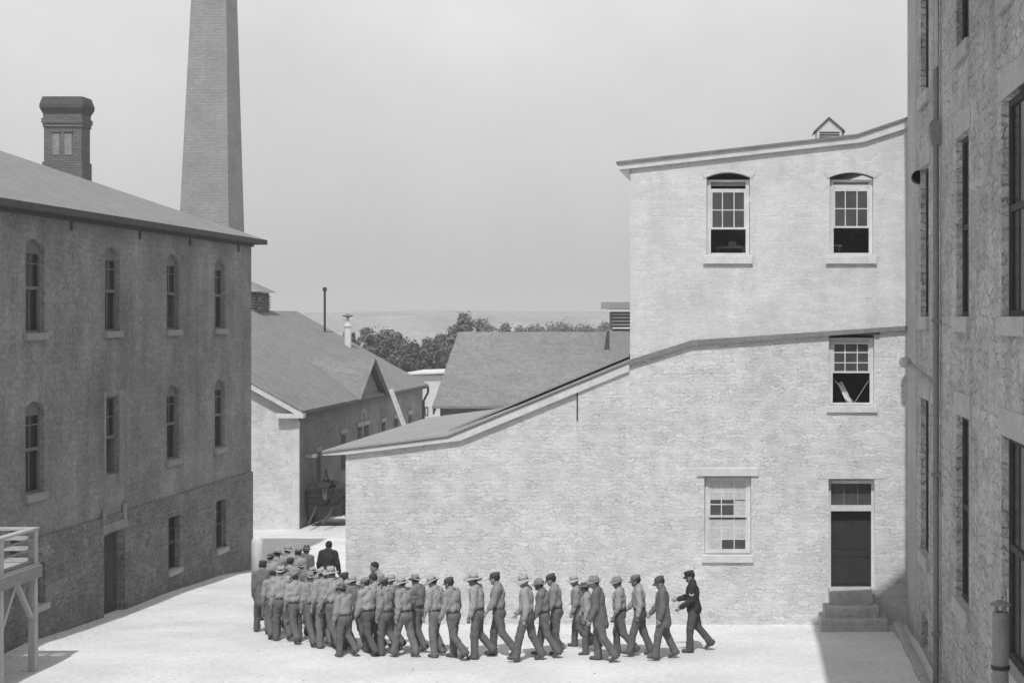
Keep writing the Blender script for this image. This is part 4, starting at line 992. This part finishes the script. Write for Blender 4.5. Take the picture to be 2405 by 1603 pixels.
class Pose: pass
def make_pose(seed, gait, mirror, coat=False, guard=False, yaw=0.0, pitch=8.0, rolled=False, armfwd=False):
    P = Pose(); rs = np.random.RandomState(seed)
    f = lambda s: rs.uniform(-s, s)
    g = GAITS[gait]; legs = [g[0], g[1]] if not mirror else [g[1], g[0]]
    lean = R(4 + f(3)); twist = R(f(5))
    J = {}
    hipz = .90
    lo = 9
    for i, sgn in enumerate((-1, 1)):
        th, kn, ft = legs[i]; th = R(th + f(3)); kn = R(kn + abs(f(4)))
        hip = np.array([sgn * .088, 0, 0]); ab = sgn * (.015 + .02 * rs.rand())
        knee = hip + np.array([ab, .42 * math.sin(th), -.42 * math.cos(th)]); sa = th - kn
        ank = knee + np.array([ab * .3, .40 * math.sin(sa), -.40 * math.cos(sa)])
        fa = R(ft); J[i] = (hip, knee, ank, fa)
        heel = ank + rx(fa) @ np.array([0, -.05, -.085]); toe = ank + rx(fa) @ np.array([0, .17, -.085]); lo = min(lo, heel[2], toe[2])
    pel = np.array([0, 0, -lo])
    J = {i: (h + pel, k + pel, a + pel, fa) for i, (h, k, a, fa) in J.items()}
    T = rzm(twist) @ rx(-lean)
    up = lambda p: pel + T @ np.array(p, float)
    fwd = T @ np.array([0, 1, 0]); lat = T @ np.array([1, 0, 0])
    neck = up((0, -.01, .565)); hc = up((0, .035, .685)) ; headR = rzm(R(yaw)) @ rx(R(-pitch + f(3))) @ rym(R(f(4)))
    arms = []
    for i, sgn in enumerate((-1, 1)):
        sw = legs[1 - i][0] * .55 + f(7); ab = R((15 if guard else 7) + f(3)); eb = R(14 + abs(f(10)) + max(0, sw) * .5)
        if armfwd and sgn == 1: sw, eb = 12, R(62)
        if armfwd and sgn == -1: sw, eb = 6, R(50)
        sh = up((sgn * .172, -.005, .492)); a = R(sw)
        d = np.array([sgn * math.sin(ab), math.sin(a) * math.cos(ab), -math.cos(a) * math.cos(ab)]); el = sh + d * .285
        d2 = np.array([sgn * math.sin(ab) * .3, math.sin(a + eb), -math.cos(a + eb)]); d2 /= np.linalg.norm(d2); wr = el + d2 * .245
        arms.append((sh, el, wr, d2, sgn))
    ylo, yhi = -.62, .75
    # --- body
    def body():
        v = Vol((-.36, ylo, -.02), (.36, yhi, 1.80), .0085)
        for i in (0, 1):
            h, k, a, fa = J[i]; v.cap(h, k, .078, .05, .03); v.cap(k, a, .052, .036, .02); v.cap(a, a + rx(fa) @ np.array([0, .1, -.05]), .034, .03, .02)
        v.cap(up((0, 0, -.0)), up((0, 0, .12)), .125, .118, .04, (fwd, .75)); v.cap(up((0, 0, .12)), up((0, .01, .40)), .12, .145, .05, (fwd, .68)); v.cap(up((-.13, 0, .48)), up((.13, 0, .48)), .055, .055, .05)
        v.cap(neck - (neck - pel) * .06, hc + headR @ np.array([0, -.025, -.05]), .062, .053, .03)
        for sh, el, wr, d2, sgn in arms:
            v.cap(sh, el, .05, .04, .025); v.cap(el, wr, .04, .027, .015)
            n = np.array([sgn, 0., 0.]); n -= d2 * (n @ d2); n /= np.linalg.norm(n); ac = np.cross(d2, n)
            if ac[1] < 0: ac = -ac          # towards the front
            pe = wr + d2 * .085; v.cap(wr, pe, .028, .036, .012, (n, .5))
            for q, (o, L) in enumerate(((.030, .075), (.010, .083), (-.011, .078), (-.031, .062))):
                b0 = pe + ac * o - d2 * .005; b1 = b0 + (d2 * .93 - n * .22 + ac * o * 1.2) * L * .5; b2 = b1 + (d2 * .72 - n * .62) * L * .5
                v.cap(b0, b1, .0095, .009, .003); v.cap(b1, b2, .009, .008, .003)
            t0 = wr + d2 * .03 + ac * .028; t1 = t0 + (d2 * .6 + ac * .75) * .038; t2 = t1 + (d2 * .95 + ac * .1 - n * .3) * .03
            v.cap(t0, t1, .013, .011, .006); v.cap(t1, t2, .0105, .009, .004)
        H = lambda x, y, z: hc + headR @ np.array([x, y, z])
        v.ell(H(0, -.012, .03), (.075, .096, .09), headR, .02); v.ell(H(0, .028, -.045), (.058, .064, .072), headR, .03); v.ell(H(0, .062, -.092), (.028, .026, .024), headR, .02)
        v.cap(H(0, .084, .012), H(0, .106, -.026), .010, .014, .008); v.cap(H(-.035, .076, .026), H(.035, .076, .026), .011, .011, .01)
        for sx_ in (-1, 1):
            v.ell(H(sx_ * .076, -.006, -.012), (.012, .02, .033), headR, .006); v.ell(H(sx_ * .03, .1, .006), (.016, .012, .011), headR, .006, sub=True); v.ell(H(sx_ * .042, .055, -.03), (.02, .02, .02), headR, .02)
        v.cap(H(-.02, .098, -.065), H(.02, .098, -.065), .0045, .0045, .004, sub=True); v.cap(H(-.014, .091, -.075), H(.014, .091, -.075), .008, .008, .006)
        return v.mesh('body', M_skin[0])
    def trousers():
        v = Vol((-.34, ylo, .0), (.34, yhi, 1.12), .011)
        v.cap(up((0, 0, .085)), up((0, 0, .0)), .146, .150, .03, (fwd, .78)); v.ell(up((0, -.045, -.03)), (.13, .1, .11), None, .05)
        for i in (0, 1):
            h, k, a, fa = J[i]; d = (a - k) / np.linalg.norm(a - k)
            v.cap(h, k, .101, .078, .045); v.cap(k, a + d * .0, .077, .072, .03); v.cap(a - d * .09, a + d * .025, .07, .075, .02)
        v.folds(.0075, seed); 
        return v.mesh('trousers', M_trous[0])
    def shirt():
        v = Vol((-.42, ylo, .5), (.42, yhi, 1.62), .011)
        v.cap(up((0, 0, .125)), up((0, .0, .155)), .135, .162, .02, (fwd, .84)); v.cap(up((0, 0, .165)), up((0, .005, .36)), .166, .166, .05, (fwd, .80)); v.ell(up((0, -.012, .37)), (.178, .128, .17), None, .06)
        for q in (-1, 1): v.cap(up((q * .04, -.015, .545)), up((q * .155, -.008, .487)), .062, .074, .05)
        for sh, el, wr, d2, sgn in arms:
            v.cap(sh, el, .078, .068, .05); e = el + (wr - el) * (.42 if rolled else .96); v.cap(el, e, .068, .06 if rolled else .05, .03)
        v.cap(neck + np.array([0, 0, -.02]), neck + np.array([0, .004, .012]), .07, .064, .02)
        v.folds(.009, seed + 5); return v.mesh('shirt', M_shirt[0])
    def coatm(hem):
        v = Vol((-.44, ylo, .4), (.44, yhi, 1.62), .011)
        v.cap(up((0, 0, .05)), up((0, .005, .36)), .165, .172, .05, (fwd, .78)); z = hem
        v.cap(up((0, 0, .10)), up((0, -.01, z + .1)), .165, .185, .04, (fwd, .86)); v.ell(up((0, -.012, .36)), (.168, .125, .17), None, .06)
        for q in (-1, 1): v.cap(up((q * .04, -.015, .55)), up((q * .155, -.008, .488)), .066, .078, .05)
        base = pel[2] + z
        v.F = np.maximum(v.F, (base - v.ax[2])[None, None, :].astype(np.float32))
        for sh, el, wr, d2, sgn in arms: v.cap(sh, el, .078, .066, .03); v.cap(el, el + (wr - el) * .98, .066, .053, .02)
        v.cap(neck + np.array([0, 0, -.02]), neck + np.array([0, .004, .02]), .074, .067, .02)
        v.folds(.006, seed + 5); return v.mesh('coat', M_coat)
    P.body = body(); P.trousers = trousers(); P.coat = None; P.shirt = None
    if coat: P.coat = coatm(-.24)
    elif guard: P.coat = coatm(-.10)
    else: P.shirt = shirt()
    def mat4(Rm, t): return Matrix([[*Rm[0], t[0]], [*Rm[1], t[1]], [*Rm[2], t[2]], [0, 0, 0, 1]])
    P.neck = mat4(T @ rx(R(-12)), neck + np.array([0, .004, .012])); P.head = mat4(headR, hc); P.belt = mat4(T, up((0, 0, .105)))
    P.shoes = [mat4(rzm(R(f(8))) @ rx(J[i][3]), J[i][2] + rx(J[i][3]) @ np.array([0, 0, -.085])) for i in (0, 1)]
    P.height = (hc + headR @ np.array([0, 0, .13]))[2]
    P.arms = arms; P.mat4 = mat4
    return P

SHOE, HAIR, EYE, BAND, BELT, COLLAR = shoe_mesh(), hair_mesh(), eye_mesh(), hat_band_mesh(), belt_mesh(), collar_mesh()
HATS = {'straw': [hat_mesh('straw', i) for i in range(3)], 'felt': [hat_mesh('felt', 7 + i) for i in range(3)], 'cap': [cap_mesh(i) for i in range(3)], 'kepi': [cap_mesh(0, True)]}
POSES = {}
_spec = []
for i in range(12): _spec.append(('shirt', i % 6, i % 2 == 1, [0, 8, -10, 5, -6, 14, 0, -14, 6, 0, 10, -5][i], [6, 14, 8, 20, 10, 4, 16, 9, 12, 7, 18, 10][i], i % 3 == 1))
POSES['shirt'] = [make_pose(20 + i, g, m, yaw=y, pitch=p, rolled=r_) for i, (_, g, m, y, p, r_) in enumerate(_spec)]
POSES['coat'] = [make_pose(60 + i, [0, 1, 5][i], i == 1, coat=True, yaw=[20, 5, -5][i], pitch=12) for i in range(3)]
POSES['guard'] = [make_pose(80, 1, False, guard=True, yaw=12, pitch=6, armfwd=True), make_pose(81, 2, True, guard=True, yaw=0, pitch=4)]

def put(name, me, root, mtx=None, mat=None):
    o = bpy.data.objects.new(name, me); COL.objects.link(o); o.parent = root
    if mtx is not None: o.matrix_local = mtx
    if mat is not None and me.materials[0] is not mat:
        o.material_slots[0].link = 'OBJECT'; o.material_slots[0].material = mat
    return o
COUNT = {'shirt': 0, 'coat': 0, 'guard': 0}
def person(sx, Y, theta, ytop, kind, hat, label, skin=0, shirt=0, trous=0, hatmat=None, pose=None):
    i = COUNT[kind]; COUNT[kind] += 1
    L = POSES[kind]; P = L[(i if pose is None else pose) % len(L)]
    X = (sx - 1755) * Y / F; zg = gz(Y)
    want = CAMZ - zg - (ytop - 744.5) * Y / F
    extra = {'straw': .012, 'felt': .005, 'cap': .004, 'kepi': 0, None: -.01}[hat]
    sc = max(.90, min(1.07, want / (P.height + extra)))
    root = thing('person', label, 'person', (X, Y, zg), 'prisoners and guards marching in file' )
    root.rotation_euler = (0, 0, R(theta - 90)); root.scale = (sc, sc, sc)
    # put the head where the photograph has it
    hd = Matrix.Rotation(R(theta - 90), 3, 'Z') @ (P.head.translation * sc); root.location.x -= hd.x * .6; root.location.y -= hd.y * .6
    put('body', P.body, root, None, M_skin[skin])
    put('trousers', P.trousers, root, None, M_trous[trous] if kind != 'guard' else M_trous[1])
    if P.coat: 
        c = put('coat', P.coat, root, None, M_uniform if kind == 'guard' else M_coat)
    else:
        put('shirt', P.shirt, root, None, M_shirt[shirt]); put('belt', BELT, root, P.belt, M_leather); put('collar', COLLAR, root, P.neck, M_shirt[(shirt + 3) % 4])
    for m in P.shoes: put('shoe', SHOE, root, m, None)
    put('hair', HAIR, root, P.head, M_hair)
    for s_ in (-1, 1): put('eye', EYE, root, P.head @ Matrix.Translation((s_ * .03, .083, .006)), None)
    if hat:
        hm = HATS[hat][i % len(HATS[hat])]; t = Matrix.Rotation(R([-6, 4, -2, 8, -9][i % 5]), 4, 'X') @ Matrix.Rotation(R([3, -4, 0, 5][i % 4]), 4, 'Y')
        mm = {'straw': M_straw, 'felt': M_felt, 'cap': M_capm[i % 3], 'kepi': M_uniform}[hat] if hatmat is None else hatmat
        ho = put('cap' if hat in ('cap', 'kepi') else 'hat', hm, root, P.head @ t, mm)
        if hat in ('straw', 'felt'): b = put('hat_band', BAND, ho, None, None)
    if kind == 'guard':
        sh, el, wr, d2, sgn = P.arms[0] if theta > 120 else P.arms[1]
        d = (el - sh) / np.linalg.norm(el - sh); q = sh + (el - sh) * .55
        mb = MB(); out = np.array([sgn * .073, 0, 0])
        for (a, b) in ((-.05, 0), (.05, 0)):
            mb.bar(tuple(q + out + np.array([0, a, .02])), tuple(q + out + np.array([0, 0, -.015])), .012, .022, (0, 0, 1))
        put('sleeve_stripe', mb.mesh('sleeve_stripe', M_white), root)
    return root

PEOPLE = [
 # head x, distance, heading, hat top, kind, headgear, label, extras
 (1624, 35.6, 181, 1339, 'guard', 'kepi', 'guard in dark uniform with striped sleeve and cap closing the file at its right end', dict(pose=0)),
 (1553, 34.75, 186, 1353, 'coat', 'cap', 'man in long grey coat and dark cap just ahead of the rear guard', dict(pose=0, hatmat=1)),
 (1497, 35.1, 181, 1349, 'shirt', 'cap', 'man in loose shirt and grey cap walking ahead of the man in the long coat', dict(skin=1, hatmat=0)),
 (1452, 35.2, 182, 1354, 'shirt', 'felt', 'man in soft brimmed hat third ahead of the rear guard', dict(skin=1)),
 (1401, 34.55, 180, 1352, 'coat', 'felt', 'man in long grey coat and brimmed hat overlapping a man in a broad dark hat', dict(pose=1)),
 (1376, 35.3, 184, 1368, 'shirt', 'felt', 'man in broad dark hat half hidden behind the man in coat and brimmed hat', dict(hatmat='d', skin=1)),
 (1352, 36.0, 178, 1351, 'shirt', 'straw', 'man in pale straw hat at the far side, ahead of the broad dark hat', dict(shirt=3)),
 (1300, 35.35, 180, 1347, 'shirt', 'cap', 'man in grey cap striding behind the man in crumpled hat', dict(skin=0, shirt=1)),
 (1271, 35.0, 176, 1358, 'shirt', 'felt', 'man in crumpled hat bending forward between a straw hat and a grey cap', dict(skin=1, shirt=2)),
 (1233, 34.6, 176, 1348, 'shirt', 'straw', 'man in tilted straw hat taking a long stride right of the gap in the file', dict(shirt=0)),
 (1166, 35.1, 180, 1343, 'shirt', 'cap', 'tall man in dark cap and grey shirt left of the gap in the file', dict(skin=0, shirt=1, hatmat=1)),
 (1116, 34.9, 172, 1345, 'shirt', 'straw', 'man in straw hat with hanging arms ahead of the tall man in dark cap', dict(skin=1, shirt=0)),
 (1059, 34.85, 158, 1355, 'shirt', 'cap', 'man in dark knitted cap at the open right end of the dense group', dict(skin=1, hatmat=1, shirt=3)),
 (1019, 35.1, 155, 1352, 'shirt', 'straw', 'broad backed man in pale hat left of the man in the knitted cap', dict(shirt=0, trous=2)),
 (978, 35.7, 152, 1349, 'shirt', 'felt', 'man in grey felt hat behind the shoulder of the broad backed man', dict(shirt=2)),
 (946, 35.0, 150, 1355, 'shirt', 'straw', 'man in wide pale straw hat with bright brim in the middle of the dense group', dict(shirt=3, trous=2)),
 (921, 35.95, 155, 1349, 'shirt', 'straw', 'man in small straw hat seen over the left shoulder of the wide straw hat', dict(shirt=1)),
 (904, 35.2, 148, 1357, 'shirt', 'cap', 'man in round grey cap with belted shirt left of the wide straw hat', dict(hatmat=0, shirt=1)),
 (880, 35.95, 152, 1347, 'shirt', 'cap', 'man in dark cap directly below the bareheaded man who stands out above the file', dict(hatmat=1)),
 (884, 37.7, 215, 1319, 'shirt', None, 'bareheaded dark haired man on the far side whose head rises above the file', dict(skin=0)),
 (861, 35.3, 146, 1356, 'shirt', 'cap', 'man in mid grey cap with dark belt in the near file below the bareheaded man', dict(hatmat=2, trous=1)),
 (830, 35.75, 146, 1351, 'shirt', 'straw', 'man in drooping straw hat between two men in caps', dict(shirt=2)),
 (811, 36.1, 146, 1344, 'shirt', 'cap', 'man in dark cap left of the drooping straw hat', dict(hatmat=1, shirt=1)),
 (806, 35.1, 142, 1372, 'shirt', 'felt', 'stooping man in the near file below the drooping straw hat', dict(shirt=3, hatmat='d')),
 (780, 35.9, 140, 1330, 'shirt', 'straw', 'tall man in high pale hat standing right below the leading guard', dict(shirt=0)),
 (758, 36.1, 138, 1334, 'shirt', 'straw', 'man in broad white straw hat lower left of the leading guard', dict(shirt=0, trous=2)),
 (730, 36.3, 135, 1343, 'shirt', 'felt', 'man in light felt hat in the near file just left of the white straw hat', dict(shirt=3)),
 (737, 37.3, 130, 1332, 'shirt', 'straw', 'man in flat pale hat just behind the light felt hat', dict(shirt=1)),
 (693, 36.6, 130, 1345, 'shirt', 'cap', 'man in grey cap with dark belt at the bend of the file', dict(hatmat=2, shirt=0, trous=0)),
 (660, 36.9, 122, 1330, 'shirt', 'felt', 'man in pale soft hat with wide belted back near the left end of the file', dict(shirt=0, hatmat='s')),
 (641, 37.3, 116, 1337, 'shirt', 'cap', 'man in flat grey cap second from the left end of the file', dict(hatmat=0, shirt=3)),
 (617, 38.1, 108, 1316, 'coat', 'cap', 'leftmost man, in coat and big dark cap, turning away at the bend', dict(pose=2, hatmat=1)),
 (681, 39.2, 95, 1309, 'shirt', 'cap', 'man in dark cap in the middle of the turning group', dict(hatmat=1, shirt=1)),
 (634, 40.6, 92, 1297, 'shirt', 'felt', 'man in grey hat at the left of the far row near the white guard stone', dict(shirt=3)),
 (651, 41.5, 88, 1290, 'shirt', 'straw', 'man in flattish straw hat left of the highest pale hat', dict(shirt=1)),
 (675, 42.3, 85, 1280, 'shirt', 'straw', 'man in the highest pale straw hat of the far row', dict(shirt=0)),
 (699, 41.4, 85, 1288, 'shirt', 'cap', 'man in mid grey cap between the highest straw hat and the dark hat', dict(hatmat=2, shirt=3)),
 (718, 42.0, 82, 1281, 'coat', 'felt', 'man in grey coat and black hat next to the leading guard', dict(pose=1, hatmat='d')),
 (707, 39.6, 95, 1322, 'shirt', 'felt', 'man with light brimmed hat in front of the man in grey coat and black hat', dict(shirt=2)),
 (665, 38.2, 105, 1330, 'shirt', 'straw', 'man in shallow straw hat enclosed by the turning group at the left', dict(shirt=3)),
 (772, 42.6, 88, 1270, 'guard', None, 'leading guard in dark uniform jacket seen from behind near the white wing corner', dict(pose=1)),
]
for (sx, Y, th, yt, kind, hat, lab, kw) in PEOPLE:
    kw = dict(kw); hm = kw.pop('hatmat', None)
    if isinstance(hm, int): kw['hatmat'] = M_capm[hm]
    elif hm == 'd': kw['hatmat'] = M_feltd
    elif hm == 's': kw['hatmat'] = M_straw
    person(sx, Y, th, yt, kind, hat, lab, **kw)

# ------------------------------------------------------------------ air
HAZE = .0009
hm_ = bpy.data.materials.new('haze'); hm_.use_nodes = True
for n_ in list(hm_.node_tree.nodes):
    if n_.type == 'BSDF_PRINCIPLED': hm_.node_tree.nodes.remove(n_)
pv = nn(hm_.node_tree, 'ShaderNodeVolumePrincipled'); pv.inputs['Color'].default_value = (.9, .9, .9, 1); pv.inputs['Density'].default_value = HAZE
hm_.node_tree.links.new(pv.outputs[0], hm_.node_tree.nodes['Material Output'].inputs['Volume'])
if HAZE:
    mb = MB(); mb.box(-2700, 2700, -330, 2700, -9, 33); struct(mb.build('haze', hm_), 'stuff')
# ------------------------------------------------------------------ light, sky, camera
SKY0, SKY1 = 5.2, 9.4
EL, AZ = 57.0, -1.2            # sun behind the camera
sun = bpy.data.lights.new('sun', 'SUN'); sun.energy = 3.4; sun.angle = R(.55); sun.color = (1, 1, 1)
so = bpy.data.objects.new('sun', sun); COL.objects.link(so)
d = Vector((math.sin(R(-AZ)) * math.cos(R(EL)), math.cos(R(AZ)) * math.cos(R(EL)), -math.sin(R(EL))))
so.rotation_euler = d.to_track_quat('-Z', 'Y').to_euler(); so.location = (0, -20, 40)
W = bpy.data.worlds.new('World'); S.world = W; W.use_nodes = True
nt = W.node_tree; L = nt.links; bg = nt.nodes['Background']
sk = nn(nt, 'ShaderNodeTexSky', sky_type='NISHITA'); sk.sun_disc = False; sk.sun_elevation = R(EL); sk.sun_rotation = R(180); sk.dust_density = 2.5; sk.air_density = 1.2
bw = nn(nt, 'ShaderNodeRGBToBW'); L.new(sk.outputs[0], bw.inputs[0])
tc = nn(nt, 'ShaderNodeTexCoord'); sp = nn(nt, 'ShaderNodeSeparateXYZ'); L.new(tc.outputs['Generated'], sp.inputs[0])
# hazy bright air low down, the clear sky model above
mr = nn(nt, 'ShaderNodeMapRange'); mr.inputs[1].default_value = -.02; mr.inputs[2].default_value = .22; mr.inputs[3].default_value = SKY0; mr.inputs[4].default_value = SKY1
L.new(sp.outputs[2], mr.inputs[0])
hz = nn(nt, 'ShaderNodeMix'); hz.data_type = 'FLOAT'; hz.inputs[0].default_value = .78
L.new(bw.outputs[0], hz.inputs[2]); L.new(mr.outputs[0], hz.inputs[3])
ns = nn(nt, 'ShaderNodeTexNoise'); ns.inputs['Scale'].default_value = 4; ns.inputs['Detail'].default_value = 7; ns.inputs['Roughness'].default_value = .6; L.new(tc.outputs['Generated'], ns.inputs['Vector'])
m2 = nn(nt, 'ShaderNodeMapRange'); m2.inputs[1].default_value = .3; m2.inputs[2].default_value = .7; m2.inputs[3].default_value = .90; m2.inputs[4].default_value = 1.10; L.new(ns.outputs['Fac'], m2.inputs[0])
a = hz
b = nn(nt, 'ShaderNodeMath', operation='MULTIPLY'); L.new(a.outputs[0], b.inputs[0]); L.new(m2.outputs[0], b.inputs[1])
cc = nn(nt, 'ShaderNodeCombineColor')
for i in range(3): L.new(b.outputs[0], cc.inputs[i])
L.new(cc.outputs[0], bg.inputs['Color']); bg.inputs['Strength'].default_value = .10

cam = bpy.data.cameras.new('camera'); co = bpy.data.objects.new('camera', cam); COL.objects.link(co)
co.location = (0, 0, CAMZ); co.rotation_euler = (R(90), 0, 0)
cam.sensor_width = 36; cam.lens = F / 2405 * 36; cam.shift_x = -(PX - 1176) / 2352; cam.shift_y = -(784 - PY) / 2352
cam.clip_start = .1; cam.clip_end = 6000
S.camera = co
S.view_settings.view_transform = 'Standard'; S.view_settings.look = 'None'; S.view_settings.gamma = 1; S.view_settings.exposure = 0
